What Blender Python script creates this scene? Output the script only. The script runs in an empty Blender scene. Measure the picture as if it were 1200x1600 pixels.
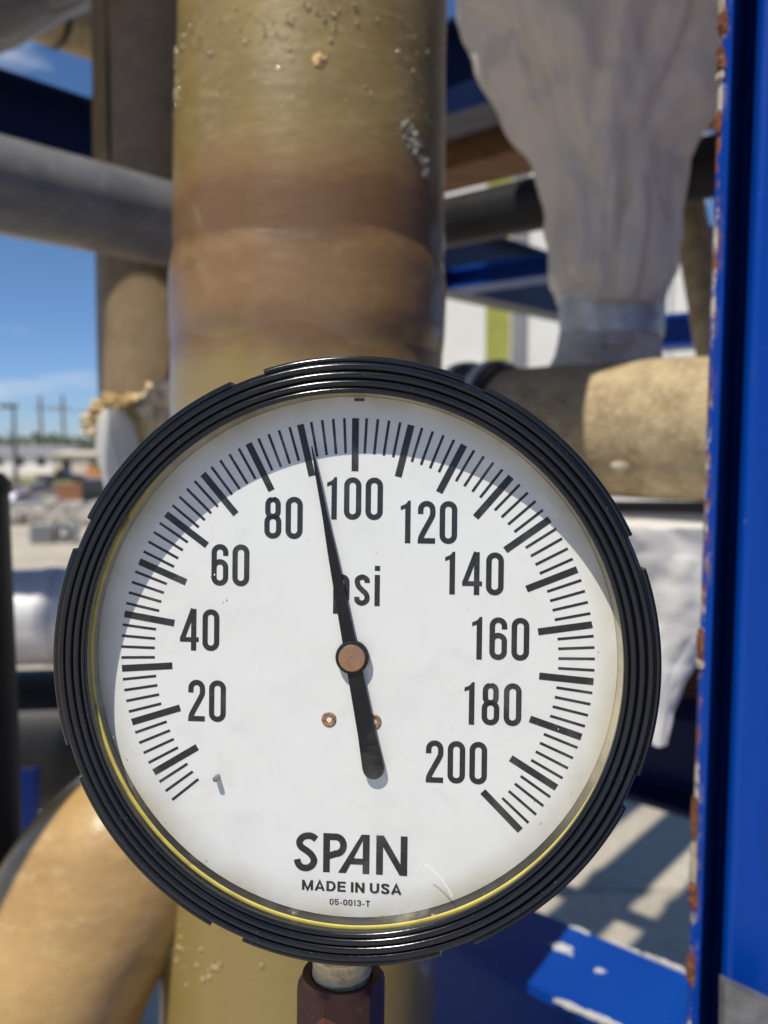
import bpy, bmesh, math, random
from mathutils import Vector, Matrix, noise
random.seed(7)
R = math.radians
S = bpy.context.scene
COL = S.collection

# ------------------------------------------------------------------ camera, sky, sun, exposure
H = 2.2                                    # eye height over the deck
PITCH = 5.0
FPX = 1300.0                               # focal length in pixels of the 1200 x 1600 photograph
cam_d = bpy.data.cameras.new('camera')
cam = bpy.data.objects.new('camera', cam_d)
COL.objects.link(cam)
cam.location = (0, 0, H)
cam.rotation_euler = (R(90 - PITCH), 0, 0)
cam_d.sensor_fit = 'VERTICAL'
cam_d.sensor_height = 4.8
cam_d.sensor_width = 3.6
cam_d.lens = FPX / 1600 * 4.8
cam_d.clip_start = 0.01
cam_d.clip_end = 3000
cam_d.dof.use_dof = True
cam_d.dof.focus_distance = 0.206
cam_d.dof.aperture_fstop = cam_d.lens / 2.3
S.camera = cam

SUN = Vector((-0.29, -0.378, 0.88)).normalized()
ELEV = math.asin(SUN.z)
ROT = math.atan2(SUN.x, SUN.y)
world = bpy.data.worlds.new('World')
S.world = world
world.use_nodes = True
wn = world.node_tree
for n in list(wn.nodes):
    wn.nodes.remove(n)
wo = wn.nodes.new('ShaderNodeOutputWorld')
wb = wn.nodes.new('ShaderNodeBackground')
sky = wn.nodes.new('ShaderNodeTexSky')
sky.sky_type = 'NISHITA'
sky.sun_disc = False
sky.sun_elevation = ELEV
sky.sun_rotation = ROT
sky.air_density = 1.0
sky.dust_density = 0.0
sky.altitude = 800
sky.ozone_density = 3.5
tc = wn.nodes.new('ShaderNodeTexCoord')
mp = wn.nodes.new('ShaderNodeMapping')
mp.inputs['Scale'].default_value = (2.2, 2.2, 11.0)
mp.inputs['Location'].default_value = (0.9, 0.4, 0.2)
cn = wn.nodes.new('ShaderNodeTexNoise')
cn.inputs['Scale'].default_value = 1.6
cn.inputs['Detail'].default_value = 6
cn.inputs['Roughness'].default_value = 0.55
cr = wn.nodes.new('ShaderNodeValToRGB')
cr.color_ramp.elements[0].position = 0.56
cr.color_ramp.elements[0].color = (0, 0, 0, 1)
cr.color_ramp.elements[1].position = 0.78
cr.color_ramp.elements[1].color = (1, 1, 1, 1)
cm = wn.nodes.new('ShaderNodeMixRGB')
cm.inputs['Color2'].default_value = (8.5, 9.0, 9.8, 1)
mu = wn.nodes.new('ShaderNodeMath'); mu.operation = 'MULTIPLY'; mu.inputs[1].default_value = 0.75
L = wn.links.new
L(tc.outputs['Generated'], mp.inputs['Vector'])
L(mp.outputs[0], cn.inputs['Vector'])
L(cn.outputs['Fac'], cr.inputs['Fac'])
L(cr.outputs['Color'], mu.inputs[0])
L(mu.outputs[0], cm.inputs['Fac'])
hs = wn.nodes.new('ShaderNodeHueSaturation'); hs.inputs['Saturation'].default_value = 1.08
L(sky.outputs[0], hs.inputs['Color'])
tn = wn.nodes.new('ShaderNodeMixRGB'); tn.blend_type = 'MULTIPLY'; tn.inputs['Fac'].default_value = 1.0; tn.inputs['Color2'].default_value = (0.82, 0.93, 1.08, 1)
L(hs.outputs[0], tn.inputs['Color1'])
sz = wn.nodes.new('ShaderNodeSeparateXYZ'); L(tc.outputs['Generated'], sz.inputs[0])
hr = wn.nodes.new('ShaderNodeMapRange'); hr.inputs['From Min'].default_value = 0.0; hr.inputs['From Max'].default_value = 0.22
hr.inputs['To Min'].default_value = 1.0; hr.inputs['To Max'].default_value = 0.0
L(sz.outputs['Z'], hr.inputs['Value'])
hz_ = wn.nodes.new('ShaderNodeMixRGB'); hz_.blend_type = 'MULTIPLY'; hz_.inputs['Color2'].default_value = (0.74, 0.86, 1.16, 1)   # blue air down to the horizon
L(hr.outputs[0], hz_.inputs['Fac']); L(tn.outputs[0], hz_.inputs['Color1'])
L(hz_.outputs[0], cm.inputs['Color1'])
L(cm.outputs[0], wb.inputs['Color'])
wb.inputs['Strength'].default_value = 0.085
L(wb.outputs[0], wo.inputs['Surface'])

sd = bpy.data.lights.new('sun', 'SUN')
sd.energy = 4.8
sd.angle = R(0.53)
sd.color = (1.0, 0.94, 0.83)
so = bpy.data.objects.new('sun', sd)
COL.objects.link(so)
so.rotation_euler = SUN.to_track_quat('Z', 'Y').to_euler()
so.location = (-4, -4, 9)

S.view_settings.view_transform = 'Standard'
S.view_settings.look = 'None'
S.view_settings.gamma = 1
S.view_settings.use_curve_mapping = False
S.view_settings.exposure = 0.05
S.cycles.max_bounces = 10
S.cycles.transparent_max_bounces = 12

# ------------------------------------------------------------------ helpers
sp, cp = math.sin(R(PITCH)), math.cos(R(PITCH))
def at(px, py, d):
    """world point seen at photograph pixel (px, py), d metres along the viewing axis"""
    x = (px - 600) / FPX * d; y = -(py - 800) / FPX * d
    return Vector((x, y * sp + d * cp, H + y * cp - d * sp))

def tag(o, label=None, cat=None, group=None, kind=None):
    if label: o['label'] = label
    if cat: o['category'] = cat
    if group: o['group'] = group
    if kind: o['kind'] = kind
    return o

def thing(name, label, cat, loc=(0, 0, 0), group=None):
    o = bpy.data.objects.new(name, None)
    o.empty_display_size = 0.05
    COL.objects.link(o)
    o.location = loc
    return tag(o, label, cat, group)

def obj(name, verts, faces, mat, parent=None, smooth=True, local=False, angle=40, front=None):
    """one mesh object; verts in world space (or in the parent's space when local)"""
    me = bpy.data.meshes.new(name)
    if parent is not None and not local:
        off = Vector(parent.location)
        pp = parent.parent
        while pp is not None:
            off = off + Vector(pp.location); pp = pp.parent
        verts = [Vector(v) - off for v in verts]
        loc = None
    elif parent is None and not local:
        vs = [Vector(v) for v in verts]
        c = sum(vs, Vector()) / len(vs)
        c.z = min(v.z for v in vs)
        verts = [v - c for v in vs]
        loc = c
    else:
        loc = None
    me.from_pydata([tuple(v) for v in verts], [], faces)
    me.validate()
    bm = bmesh.new(); bm.from_mesh(me)
    bmesh.ops.recalc_face_normals(bm, faces=bm.faces)
    if front is not None:
        bm.normal_update()
        bmesh.ops.reverse_faces(bm, faces=[f for f in bm.faces if f.normal.dot(Vector(front)) < 0])
    bm.to_mesh(me); bm.free()
    if smooth:
        me.polygons.foreach_set('use_smooth', [True] * len(me.polygons))
        me.set_sharp_from_angle(angle=R(angle))
    if mat: me.materials.append(mat)
    o = bpy.data.objects.new(name, me)
    COL.objects.link(o)
    if parent is not None: o.parent = parent
    if loc is not None: o.location = loc
    return o

def frame(d):
    d = Vector(d).normalized()
    a = Vector((0, 0, 1)) if abs(d.z) < 0.9 else Vector((0, 1, 0))
    u = d.cross(a).normalized()
    return u, u.cross(d).normalized()

def tube_geo(pts, radii, n=48, caps=True, wob=0.0, seed=0):
    pts = [Vector(p) for p in pts]
    if not hasattr(radii, '__len__'): radii = [radii] * len(pts)
    V, F = [], []
    u = None
    for i, p in enumerate(pts):
        d = (pts[min(i + 1, len(pts) - 1)] - pts[max(i - 1, 0)]).normalized()
        if u is None: u, v = frame(d)
        else:
            u = (u - d * u.dot(d)).normalized()
        v = d.cross(u)
        for k in range(n):
            a = 2 * math.pi * k / n
            r = radii[i]
            q = p + (u * math.cos(a) + v * math.sin(a)) * r
            if wob:
                q += (q - p).normalized() * wob * noise.noise(q * 14 + Vector((seed, 0, 0)))
            V.append(q)
    m = len(pts)
    for i in range(m - 1):
        for k in range(n):
            F.append((i * n + k, i * n + (k + 1) % n, (i + 1) * n + (k + 1) % n, (i + 1) * n + k))
    if caps:
        F.append(tuple(range(n - 1, -1, -1)))
        F.append(tuple(range((m - 1) * n, m * n)))
    return V, F

def line_pts(a, b, n):
    a, b = Vector(a), Vector(b)
    return [a.lerp(b, i / (n - 1)) for i in range(n)]

def tube(name, pts, radii, mat, parent=None, **kw):
    V, F = tube_geo(pts, radii, **kw)
    return obj(name, V, F, mat, parent)

def lathe_geo(prof, n=160, closed=False, cx=0.0, cy=0.0, a0=0, a1=None):
    """profile (r, z) spun about the local z axis"""
    V, F = [], []
    full = a1 is None
    steps = n if full else n + 1
    for (r, z) in prof:
        for k in range(steps):
            a = (2 * math.pi * k / n) if full else a0 + (a1 - a0) * k / n
            V.append((cx + r * math.cos(a), cy + r * math.sin(a), z))
    m = len(prof)
    for i in range(m if closed else m - 1):
        j = (i + 1) % m
        for k in range(n):
            k2 = (k + 1) % steps if full else k + 1
            F.append((i * steps + k, i * steps + k2, j * steps + k2, j * steps + k))
    if not full and closed:
        F.append(tuple(i * steps for i in range(m)))
        F.append(tuple(i * steps + n for i in range(m - 1, -1, -1)))
    return V, F

def prism(prof, p0, p1, up=(0, 0, 1), segs=1):
    """profile (u across, v up) extruded from p0 to p1"""
    p0, p1 = Vector(p0), Vector(p1)
    d = (p1 - p0).normalized(); up = Vector(up)
    u = d.cross(up).normalized(); w = u.cross(d).normalized()
    V, F = [], []
    n = len(prof)
    for i in range(segs + 1):
        o = p0.lerp(p1, i / segs)
        for (a, b) in prof: V.append(o + u * a + w * b)
    for i in range(segs):
        for k in range(n):
            F.append((i * n + k, i * n + (k + 1) % n, (i + 1) * n + (k + 1) % n, (i + 1) * n + k))
    F.append(tuple(range(n - 1, -1, -1))); F.append(tuple(range(segs * n, (segs + 1) * n)))
    return V, F

def ibeam(b, h, tf, tw, r=0.0):
    """I section, top of the upper flange at v = 0"""
    B, W = b / 2, tw / 2
    return [(-B, 0), (B, 0), (B, -tf), (W, -tf - r), (W, -h + tf + r), (B, -h + tf), (B, -h), (-B, -h), (-B, -h + tf), (-W, -h + tf + r), (-W, -tf - r), (-B, -tf)]

def box_geo(c, s, rot=0.0, bev=0.0):
    bm = bmesh.new()
    bmesh.ops.create_cube(bm, size=1)
    bmesh.ops.scale(bm, vec=s, verts=bm.verts)
    if bev:
        bmesh.ops.bevel(bm, geom=list(bm.edges), offset=bev, segments=2, profile=0.5, affect='EDGES')
    bmesh.ops.rotate(bm, cent=(0, 0, 0), matrix=Matrix.Rotation(rot, 3, 'Z'), verts=bm.verts)
    bmesh.ops.translate(bm, vec=c, verts=bm.verts)
    bm.verts.ensure_lookup_table()
    V = [v.co.copy() for v in bm.verts]
    F = [tuple(v.index for v in f.verts) for f in bm.faces]
    bm.free()
    return V, F

def join(*gs):
    V, F = [], []
    for v, f in gs:
        o = len(V)
        V += list(v); F += [tuple(i + o for i in q) for q in f]
    return V, F

def blob_geo(c, r, squash=(1, 1, 1), amp=0.25, freq=3.0, sub=4, seed=0):
    bm = bmesh.new()
    bmesh.ops.create_icosphere(bm, subdivisions=sub, radius=1)
    V = []
    for v in bm.verts:
        k = 1 + amp * noise.fractal(v.co * freq + Vector((seed * 3.1, seed, -seed)), 1.0, 2.0, 4)
        V.append(Vector(c) + Vector((v.co.x * squash[0], v.co.y * squash[1], v.co.z * squash[2])) * r * k)
    F = [tuple(v.index for v in f.verts) for f in bm.faces]
    bm.free()
    return V, F

# ------------------------------------------------------------------ materials
class Mat:
    def __init__(self, name, base=(0.5, 0.5, 0.5), rough=0.5, metal=0.0, spec=0.5):
        self.m = bpy.data.materials.new(name); self.m.use_nodes = True
        self.nt = self.m.node_tree; self.b = self.nt.nodes['Principled BSDF']
        self.b.inputs['Base Color'].default_value = (*base, 1)
        self.b.inputs['Roughness'].default_value = rough
        self.b.inputs['Metallic'].default_value = metal
        self.b.inputs['Specular IOR Level'].default_value = spec
        self.tc = self.nt.nodes.new('ShaderNodeTexCoord')
        self.col = None; self.base = base; self.height = None
    def link(self, a, b): self.nt.links.new(a, b)
    def noise(self, scale, detail=4, rough=0.6, stretch=(1, 1, 1), dist=0.0, loc=(0, 0, 0)):
        mp = self.nt.nodes.new('ShaderNodeMapping'); mp.inputs['Scale'].default_value = stretch
        mp.inputs['Location'].default_value = loc
        self.link(self.tc.outputs['Object'], mp.inputs['Vector'])
        n = self.nt.nodes.new('ShaderNodeTexNoise')
        n.inputs['Scale'].default_value = scale; n.inputs['Detail'].default_value = detail
        n.inputs['Roughness'].default_value = rough; n.inputs['Distortion'].default_value = dist
        self.link(mp.outputs[0], n.inputs['Vector'])
        return n.outputs['Fac']
    def voro(self, scale, stretch=(1, 1, 1), feature='F1'):
        mp = self.nt.nodes.new('ShaderNodeMapping'); mp.inputs['Scale'].default_value = stretch
        self.link(self.tc.outputs['Object'], mp.inputs['Vector'])
        n = self.nt.nodes.new('ShaderNodeTexVoronoi'); n.feature = feature
        n.inputs['Scale'].default_value = scale
        self.link(mp.outputs[0], n.inputs['Vector'])
        return n.outputs['Distance']
    def axis(self, which, lo, hi):
        s = self.nt.nodes.new('ShaderNodeSeparateXYZ'); self.link(self.tc.outputs['Object'], s.inputs[0])
        r = self.nt.nodes.new('ShaderNodeMapRange'); r.interpolation_type = 'SMOOTHSTEP'
        r.inputs['From Min'].default_value = lo; r.inputs['From Max'].default_value = hi
        self.link(s.outputs[which], r.inputs['Value'])
        return r.outputs[0]
    def ramp(self, fac, lo, hi):
        r = self.nt.nodes.new('ShaderNodeMapRange')
        r.inputs['From Min'].default_value = lo; r.inputs['From Max'].default_value = hi
        self.link(fac, r.inputs['Value'])
        return r.outputs[0]
    def mul(self, a, b, op='MULTIPLY'):
        n = self.nt.nodes.new('ShaderNodeMath'); n.operation = op; n.use_clamp = True
        for i, x in enumerate((a, b)):
            if isinstance(x, (int, float)): n.inputs[i].default_value = x
            else: self.link(x, n.inputs[i])
        return n.outputs[0]
    def over(self, fac, color):
        n = self.nt.nodes.new('ShaderNodeMixRGB')
        if self.col is None: n.inputs['Color1'].default_value = (*self.base, 1)
        else: self.link(self.col, n.inputs['Color1'])
        n.inputs['Color2'].default_value = (*color, 1)
        self.link(fac, n.inputs['Fac'])
        self.col = n.outputs[0]
        self.link(self.col, self.b.inputs['Base Color'])
        return self
    def vary(self, scale, color, lo=0.35, hi=0.7, stretch=(1, 1, 1), amount=1.0, detail=5, dist=0.0):
        f = self.ramp(self.noise(scale, detail, 0.6, stretch, dist), lo, hi)
        return self.over(self.mul(f, amount), color)
    def bump(self, fac, strength=0.3, dist=0.001):
        n = self.nt.nodes.new('ShaderNodeBump')
        n.inputs['Strength'].default_value = strength; n.inputs['Distance'].default_value = dist
        self.link(fac, n.inputs['Height'])
        if self.height is not None: self.link(self.height, n.inputs['Normal'])
        self.height = n.outputs[0]
        self.link(self.height, self.b.inputs['Normal'])
        return self
    def roughvar(self, fac, lo, hi):
        r = self.nt.nodes.new('ShaderNodeMapRange')
        r.inputs['To Min'].default_value = lo; r.inputs['To Max'].default_value = hi
        self.link(fac, r.inputs['Value']); self.link(r.outputs[0], self.b.inputs['Roughness'])
        return self

def frp(name, base, dark, pale, fib=(1, 1, 3), rough=0.34, stain=None):
    a = Mat(name, base, rough)
    a.vary(9, dark, 0.38, 0.68, (1, 1, 2.2), 0.65)
    a.vary(60, pale, 0.5, 0.75, fib, 0.45)
    a.vary(240, dark, 0.58, 0.72, (1, 1, 1.5), 0.35)
    if stain:                                                      # resin browned by heat next to the joint, with a soft wandering edge
        for col, z0, z1, amt in stain:
            s_ = a.nt.nodes.new('ShaderNodeSeparateXYZ'); a.link(a.tc.outputs['Object'], s_.inputs[0])
            w_ = a.nt.nodes.new('ShaderNodeMath'); w_.operation = 'MULTIPLY_ADD'
            a.link(a.noise(16, 4), w_.inputs[0]); w_.inputs[1].default_value = 0.05; a.link(s_.outputs['Z'], w_.inputs[2])
            r_ = a.nt.nodes.new('ShaderNodeMapRange'); r_.interpolation_type = 'SMOOTHSTEP'
            r_.inputs['From Min'].default_value = z0 + 0.025; r_.inputs['From Max'].default_value = z1 + 0.025
            a.link(w_.outputs[0], r_.inputs['Value'])
            a.over(a.mul(r_.outputs[0], amt), col)
    a.bump(a.noise(55, 4, 0.6, fib), 0.35, 0.0012)
    a.bump(a.noise(420, 3, 0.7), 0.25, 0.0004)
    a.roughvar(a.noise(30, 4), rough - 0.1, rough + 0.22)
    a.b.inputs['Coat Weight'].default_value = 0.3
    a.b.inputs['Coat Roughness'].default_value = 0.12
    return a.m

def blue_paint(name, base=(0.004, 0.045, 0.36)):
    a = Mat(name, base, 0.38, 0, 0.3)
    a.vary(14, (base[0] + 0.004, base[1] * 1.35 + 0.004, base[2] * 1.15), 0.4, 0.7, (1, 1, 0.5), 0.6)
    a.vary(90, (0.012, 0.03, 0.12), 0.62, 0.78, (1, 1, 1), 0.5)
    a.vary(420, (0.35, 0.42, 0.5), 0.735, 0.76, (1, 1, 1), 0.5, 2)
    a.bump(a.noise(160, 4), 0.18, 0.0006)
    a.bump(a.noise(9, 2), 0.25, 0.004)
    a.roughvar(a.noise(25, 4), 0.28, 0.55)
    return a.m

M = {}
zpx = lambda py: H + (at(490, py, 0.505).z - H)
BR = (0.215, 0.118, 0.042)
M['frp'] = frp('fibreglass_olive', (0.27, 0.195, 0.068), (0.165, 0.112, 0.036), (0.42, 0.335, 0.15), (1, 1, 3), 0.28,
               [(BR, zpx(170), zpx(285), 0.9), ((0.11, 0.052, 0.02), zpx(255), zpx(300), 0.45), ((0.25, 0.18, 0.062), zpx(520), zpx(585), 1.0)])
M['frp_brown'] = frp('fibreglass_brown_wrap', (0.23, 0.132, 0.05), (0.145, 0.078, 0.027), (0.34, 0.22, 0.10), (1, 1, 1.6), 0.3,
               [((0.075, 0.036, 0.015), zpx(385), zpx(345), 0.6), ((0.16, 0.10, 0.05), zpx(480), zpx(530), 0.6), ((0.25, 0.18, 0.062), zpx(505), zpx(562), 0.95)])
M['frp_dull'] = frp('fibreglass_weathered', (0.215, 0.145, 0.07), (0.12, 0.075, 0.034), (0.30, 0.22, 0.12), (1, 1, 0.6), 0.6)
M['frp_gold'] = frp('fibreglass_golden', (0.47, 0.295, 0.11), (0.20, 0.115, 0.04), (0.58, 0.42, 0.20), (1, 1, 2), 0.28)
a = Mat('fibreglass_rough', (0.46, 0.355, 0.20), 0.75)
a.vary(30, (0.28, 0.20, 0.10), 0.4, 0.65); a.vary(160, (0.50, 0.43, 0.29), 0.5, 0.7); a.vary(300, (0.12, 0.085, 0.05), 0.62, 0.75)
a.bump(a.noise(140, 5, 0.7), 0.8, 0.002); a.bump(a.noise(40, 3), 0.5, 0.003)
M['frp_rough'] = a.m
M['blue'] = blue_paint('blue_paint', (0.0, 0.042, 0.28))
M['blue_shaded'] = blue_paint('blue_paint_shaded', (0.002, 0.010, 0.055))  # the blue paint darkened, so the colour carries the shade on rear beams
a = Mat('rust', (0.22, 0.075, 0.028), 0.85); a.vary(220, (0.10, 0.032, 0.014), 0.4, 0.62); a.vary(500, (0.42, 0.19, 0.08), 0.55, 0.7)
a.bump(a.noise(700, 4), 0.6, 0.0006); M['rust'] = a.m
a = Mat('chipped_primer', (0.46, 0.40, 0.30), 0.7); a.vary(300, (0.4, 0.32, 0.22), 0.5, 0.7); M['primer'] = a.m
a = Mat('rubber_black', (0.007, 0.008, 0.011), 0.26); a.vary(60, (0.014, 0.0145, 0.017), 0.45, 0.75, amount=0.5)
a.vary(1400, (0.16, 0.15, 0.14), 0.70, 0.76, amount=0.6, detail=2)
a.bump(a.noise(900, 3), 0.10, 0.0002); a.bump(a.noise(70, 3), 0.12, 0.0008); a.roughvar(a.noise(120, 4), 0.10, 0.24); M['black'] = a.m
a = Mat('grey_pvc', (0.19, 0.19, 0.19), 0.28); a.vary(12, (0.13, 0.13, 0.13), 0.4, 0.7, (1, 1, 1)); a.vary(80, (0.24, 0.24, 0.235), 0.55, 0.75)
a.bump(a.noise(60, 3), 0.1, 0.001); M['grey_pvc'] = a.m
a = Mat('dark_steel', (0.012, 0.012, 0.014), 0.5, 0, 0.3); a.vary(20, (0.02, 0.019, 0.018), 0.4, 0.7); M['dark_steel'] = a.m
a = Mat('aluminium_jacket', (0.68, 0.67, 0.66), 0.42, 0.12); a.vary(25, (0.45, 0.45, 0.47), 0.4, 0.7, (0.4, 1, 1)); a.bump(a.noise(18, 3), 0.25, 0.004); M['alu'] = a.m
a = Mat('concrete', (0.42, 0.375, 0.30), 0.9); a.vary(1.6, (0.34, 0.30, 0.24), 0.35, 0.7); a.vary(14, (0.48, 0.44, 0.36), 0.5, 0.7); a.vary(60, (0.27, 0.23, 0.18), 0.62, 0.78)
a.bump(a.noise(120, 4), 0.3, 0.002); M['concrete'] = a.m
a = Mat('yard_ground', (0.46, 0.41, 0.33), 0.95); a.vary(0.12, (0.36, 0.31, 0.24), 0.4, 0.65); a.vary(0.6, (0.52, 0.47, 0.39), 0.5, 0.7); a.vary(3, (0.3, 0.26, 0.2), 0.6, 0.75); M['yard'] = a.m
a = Mat('dry_grass', (0.13, 0.145, 0.05), 0.95); a.vary(0.5, (0.19, 0.17, 0.07), 0.4, 0.7); M['grass'] = a.m
a = Mat('foliage', (0.045, 0.075, 0.035), 0.9); a.vary(0.3, (0.08, 0.11, 0.05), 0.4, 0.7); M['foliage'] = a.m
a = Mat('white_siding', (0.78, 0.77, 0.73), 0.6); a.vary(0.8, (0.7, 0.68, 0.62), 0.45, 0.75); M['siding'] = a.m
a = Mat('grey_roof', (0.2, 0.2, 0.22), 0.7); a.vary(0.6, (0.26, 0.26, 0.27), 0.4, 0.7); M['roof'] = a.m
a = Mat('cream_wall', (0.6, 0.53, 0.42), 0.8); a.vary(0.7, (0.52, 0.45, 0.35), 0.4, 0.7); M['cream'] = a.m
a = Mat('brick_red', (0.32, 0.15, 0.08), 0.85); a.vary(2, (0.24, 0.11, 0.06), 0.4, 0.7); M['brickred'] = a.m
a = Mat('orange_panel', (0.55, 0.25, 0.09), 0.7); a.vary(1.5, (0.45, 0.2, 0.08), 0.4, 0.7); M['orange'] = a.m
a = Mat('yellow_green_paint', (0.36, 0.36, 0.07), 0.55); a.vary(6, (0.28, 0.29, 0.06), 0.4, 0.7); M['ygreen'] = a.m
a = Mat('pole_steel', (0.07, 0.075, 0.08), 0.6); a.vary(2, (0.1, 0.1, 0.1), 0.4, 0.7); M['pole'] = a.m
a = Mat('wood_pole', (0.16, 0.12, 0.085), 0.85); a.vary(2, (0.1, 0.075, 0.05), 0.4, 0.7, (1, 1, .2)); M['wood'] = a.m
a = Mat('foam', (0.58, 0.45, 0.24), 0.9); a.vary(40, (0.42, 0.29, 0.12), 0.42, 0.68); a.bump(a.noise(120, 4), 0.6, 0.003); M['foam'] = a.m
a = Mat('cream_tape', (0.66, 0.54, 0.36), 0.7); a.vary(30, (0.5, 0.37, 0.2), 0.45, 0.7); M['tape_cream'] = a.m
a = Mat('car_glass', (0.02, 0.025, 0.03), 0.08); M['carglass'] = a.m
a = Mat('tyre', (0.02, 0.02, 0.02), 0.8); M['tyre'] = a.m
for k, c in dict(car_white=(0.75, 0.75, 0.75), car_red=(0.42, 0.05, 0.035), car_black=(0.02, 0.021, 0.024), car_grey=(0.28, 0.29, 0.31)).items():
    a = Mat(k, c, 0.3); a.vary(1.2, tuple(x * 0.85 for x in c), 0.45, 0.75); a.b.inputs['Coat Weight'].default_value = 0.6; M[k] = a.m

def polythene(name, base, trans, rough=0.38, wr=1.0):
    a = Mat(name, base, rough, 0, 0.55)
    a.vary(5, tuple(x * 0.9 for x in base), 0.35, 0.75, (1, 1, 0.4), 0.6)
    a.bump(a.ramp(a.voro(8.5, (1, 1, 0.42), 'DISTANCE_TO_EDGE'), 0.0, 0.09), 0.45, 0.008)      # sharp creases
    a.bump(a.noise(11, 5, 0.55, (1, 1, 0.45), 1.2), 0.40 * wr, 0.012)
    a.bump(a.noise(45, 3, 0.6, (1, 1, 0.6), 0.8), 0.16 * wr, 0.004)
    nt = a.nt
    tr = nt.nodes.new('ShaderNodeBsdfTranslucent'); tr.inputs['Color'].default_value = (*[min(1, x * 1.1) for x in base], 1)
    mx = nt.nodes.new('ShaderNodeMixShader'); mx.inputs[0].default_value = trans
    out = [n for n in nt.nodes if n.type == 'OUTPUT_MATERIAL'][0]
    a.link(a.b.outputs[0], mx.inputs[1]); a.link(tr.outputs[0], mx.inputs[2]); a.link(mx.outputs[0], out.inputs['Surface'])
    return a.m
M['poly'] = polythene('polythene_sheet', (0.86, 0.785, 0.70), 0.3, 0.36, 1.5)
M['poly_white'] = polythene('polythene_white', (0.93, 0.92, 0.89), 0.3, 0.5, 0.25)
M['poly_lavender'] = polythene('polythene_grey', (0.19, 0.19, 0.215), 0.15)
a = Mat('silver_duct_tape', (0.70, 0.67, 0.63), 0.4, 0.35); a.vary(30, (0.5, 0.48, 0.46), 0.4, 0.7, (1, 1, 3)); a.bump(a.noise(40, 4, 0.6, (1, 1, 2)), 0.5, 0.003); M['duct'] = a.m

# ------------------------------------------------------------------ ground and setting
def sheet(name, x0, x1, y0, y1, z, mat, nx=1, ny=1):
    V = [(x0 + (x1 - x0) * i / nx, y0 + (y1 - y0) * j / ny, z) for j in range(ny + 1) for i in range(nx + 1)]
    F = [(j * (nx + 1) + i, j * (nx + 1) + i + 1, (j + 1) * (nx + 1) + i + 1, (j + 1) * (nx + 1) + i) for j in range(ny) for i in range(nx)]
    return obj(name, V, F, mat, smooth=False)
YZ = H - 5.2                                                       # level of the yard below the deck
tag(sheet('yard_ground', -900, 900, -300, 2400, YZ, M['yard'], 4, 4), kind='structure')
tag(sheet('grass_field', -160, -36, 76, 112, YZ + 0.02, M['grass']), kind='structure')
# the deck is cast in slabs with open joints between them
deck = thing('concrete_deck', 'pale concrete deck cast in slabs under the pipework', 'deck', (0, 2, 0)); deck['kind'] = 'structure'
del deck['category'], deck['label']
for i in range(-3, 4):
    for j in range(-2, 4):
        x0, y0 = 0.30 + i * 1.5, 0.9 + j * 1.5
        V, F = box_geo((x0 + 0.75, y0 + 0.75, -0.10 + random.uniform(-.002, .002)), (1.488, 1.488, 0.20), 0, 0.006)
        obj('slab', V, F, M['concrete'], deck)

# ------------------------------------------------------------------ pressure gauge
D0 = 0.2075
GR = Matrix(((0.997003, 0.012012, -0.076423), (-0.013199, 0.999800, -0.015051), (0.076226, 0.016015, 0.996962)))
CAM = Matrix(((1, 0, 0), (0, sp, -cp), (0, cp, sp)))               # camera axes in the world
gm = CAM @ GR
gauge = thing('pressure_gauge', 'round black ribbed pressure gauge with white psi dial and black pointer', 'gauge', at(551.3, 1025.6, D0))
gauge.rotation_euler = gm.to_euler()
mm = 0.001
def gobj(name, V, F, mat, parent=gauge, **kw):
    return obj(name, [tuple(c * mm for c in v) for v in V], F, mat, parent, local=True, **kw)
EX, EY = -0.3, -0.45

a = Mat('dial_white', (0.80, 0.80, 0.785), 0.42)
a.vary(70, (0.70, 0.70, 0.685), 0.52, 0.74, (1, 1, 1), 0.55, 6, 1.5)
a.vary(26, (0.75, 0.745, 0.72), 0.45, 0.7, (1, 2, 1), 0.6)
a.vary(900, (0.45, 0.42, 0.36), 0.73, 0.76, (1, 1, 1), 0.35, 2)
# yellowed dirt settled round the rim
vl = a.nt.nodes.new('ShaderNodeVectorMath'); vl.operation = 'LENGTH'; a.link(a.tc.outputs['Object'], vl.inputs[0])
rim = a.ramp(vl.outputs['Value'], 0.0585, 0.0655)
a.over(a.mul(a.mul(rim, 0.75), a.ramp(a.noise(45, 5), 0.3, 0.62)), (0.52, 0.46, 0.33))
M['dial'] = a.m
M['ink'] = Mat('dial_ink', (0.016, 0.016, 0.018), 0.5).m
a = Mat('ink_worn', (0.018, 0.018, 0.02), 0.5); a.vary(900, (0.10, 0.10, 0.10), 0.55, 0.8, amount=0.6); M['ink'] = a.m

V, F = lathe_geo([(0.001, 0), (65.1, 0), (65.1, -1.0), (0.001, -1.0)], 128, cx=EX, cy=EY)
dial = gobj('dial', V, F, M['dial'])

# printed scale
ang = lambda psi: R(90 - (psi - 100) * 1.34945)
def tick_mesh(name, w, r0, r1):
    me = bpy.data.meshes.new(name)
    z = 0.06
    me.from_pydata([(x * mm, y * mm, z * mm) for x, y in ((r0, -w / 2), (r1, -w / 2), (r1, w / 2), (r0, w / 2))], [], [(0, 1, 2, 3)])
    me.materials.append(M['ink'])
    return me
tmaj = tick_mesh('major_tick', 1.72, 46.15, 59.3)
tmin = tick_mesh('minor_tick', 0.66, 50.6, 59.35)
for psi in range(4, 201, 2):
    o = bpy.data.objects.new('major_tick' if psi % 10 == 0 else 'minor_tick', tmaj if psi % 10 == 0 else tmin)
    COL.objects.link(o); o.parent = dial
    o.rotation_euler = (0, 0, ang(psi))

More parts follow.
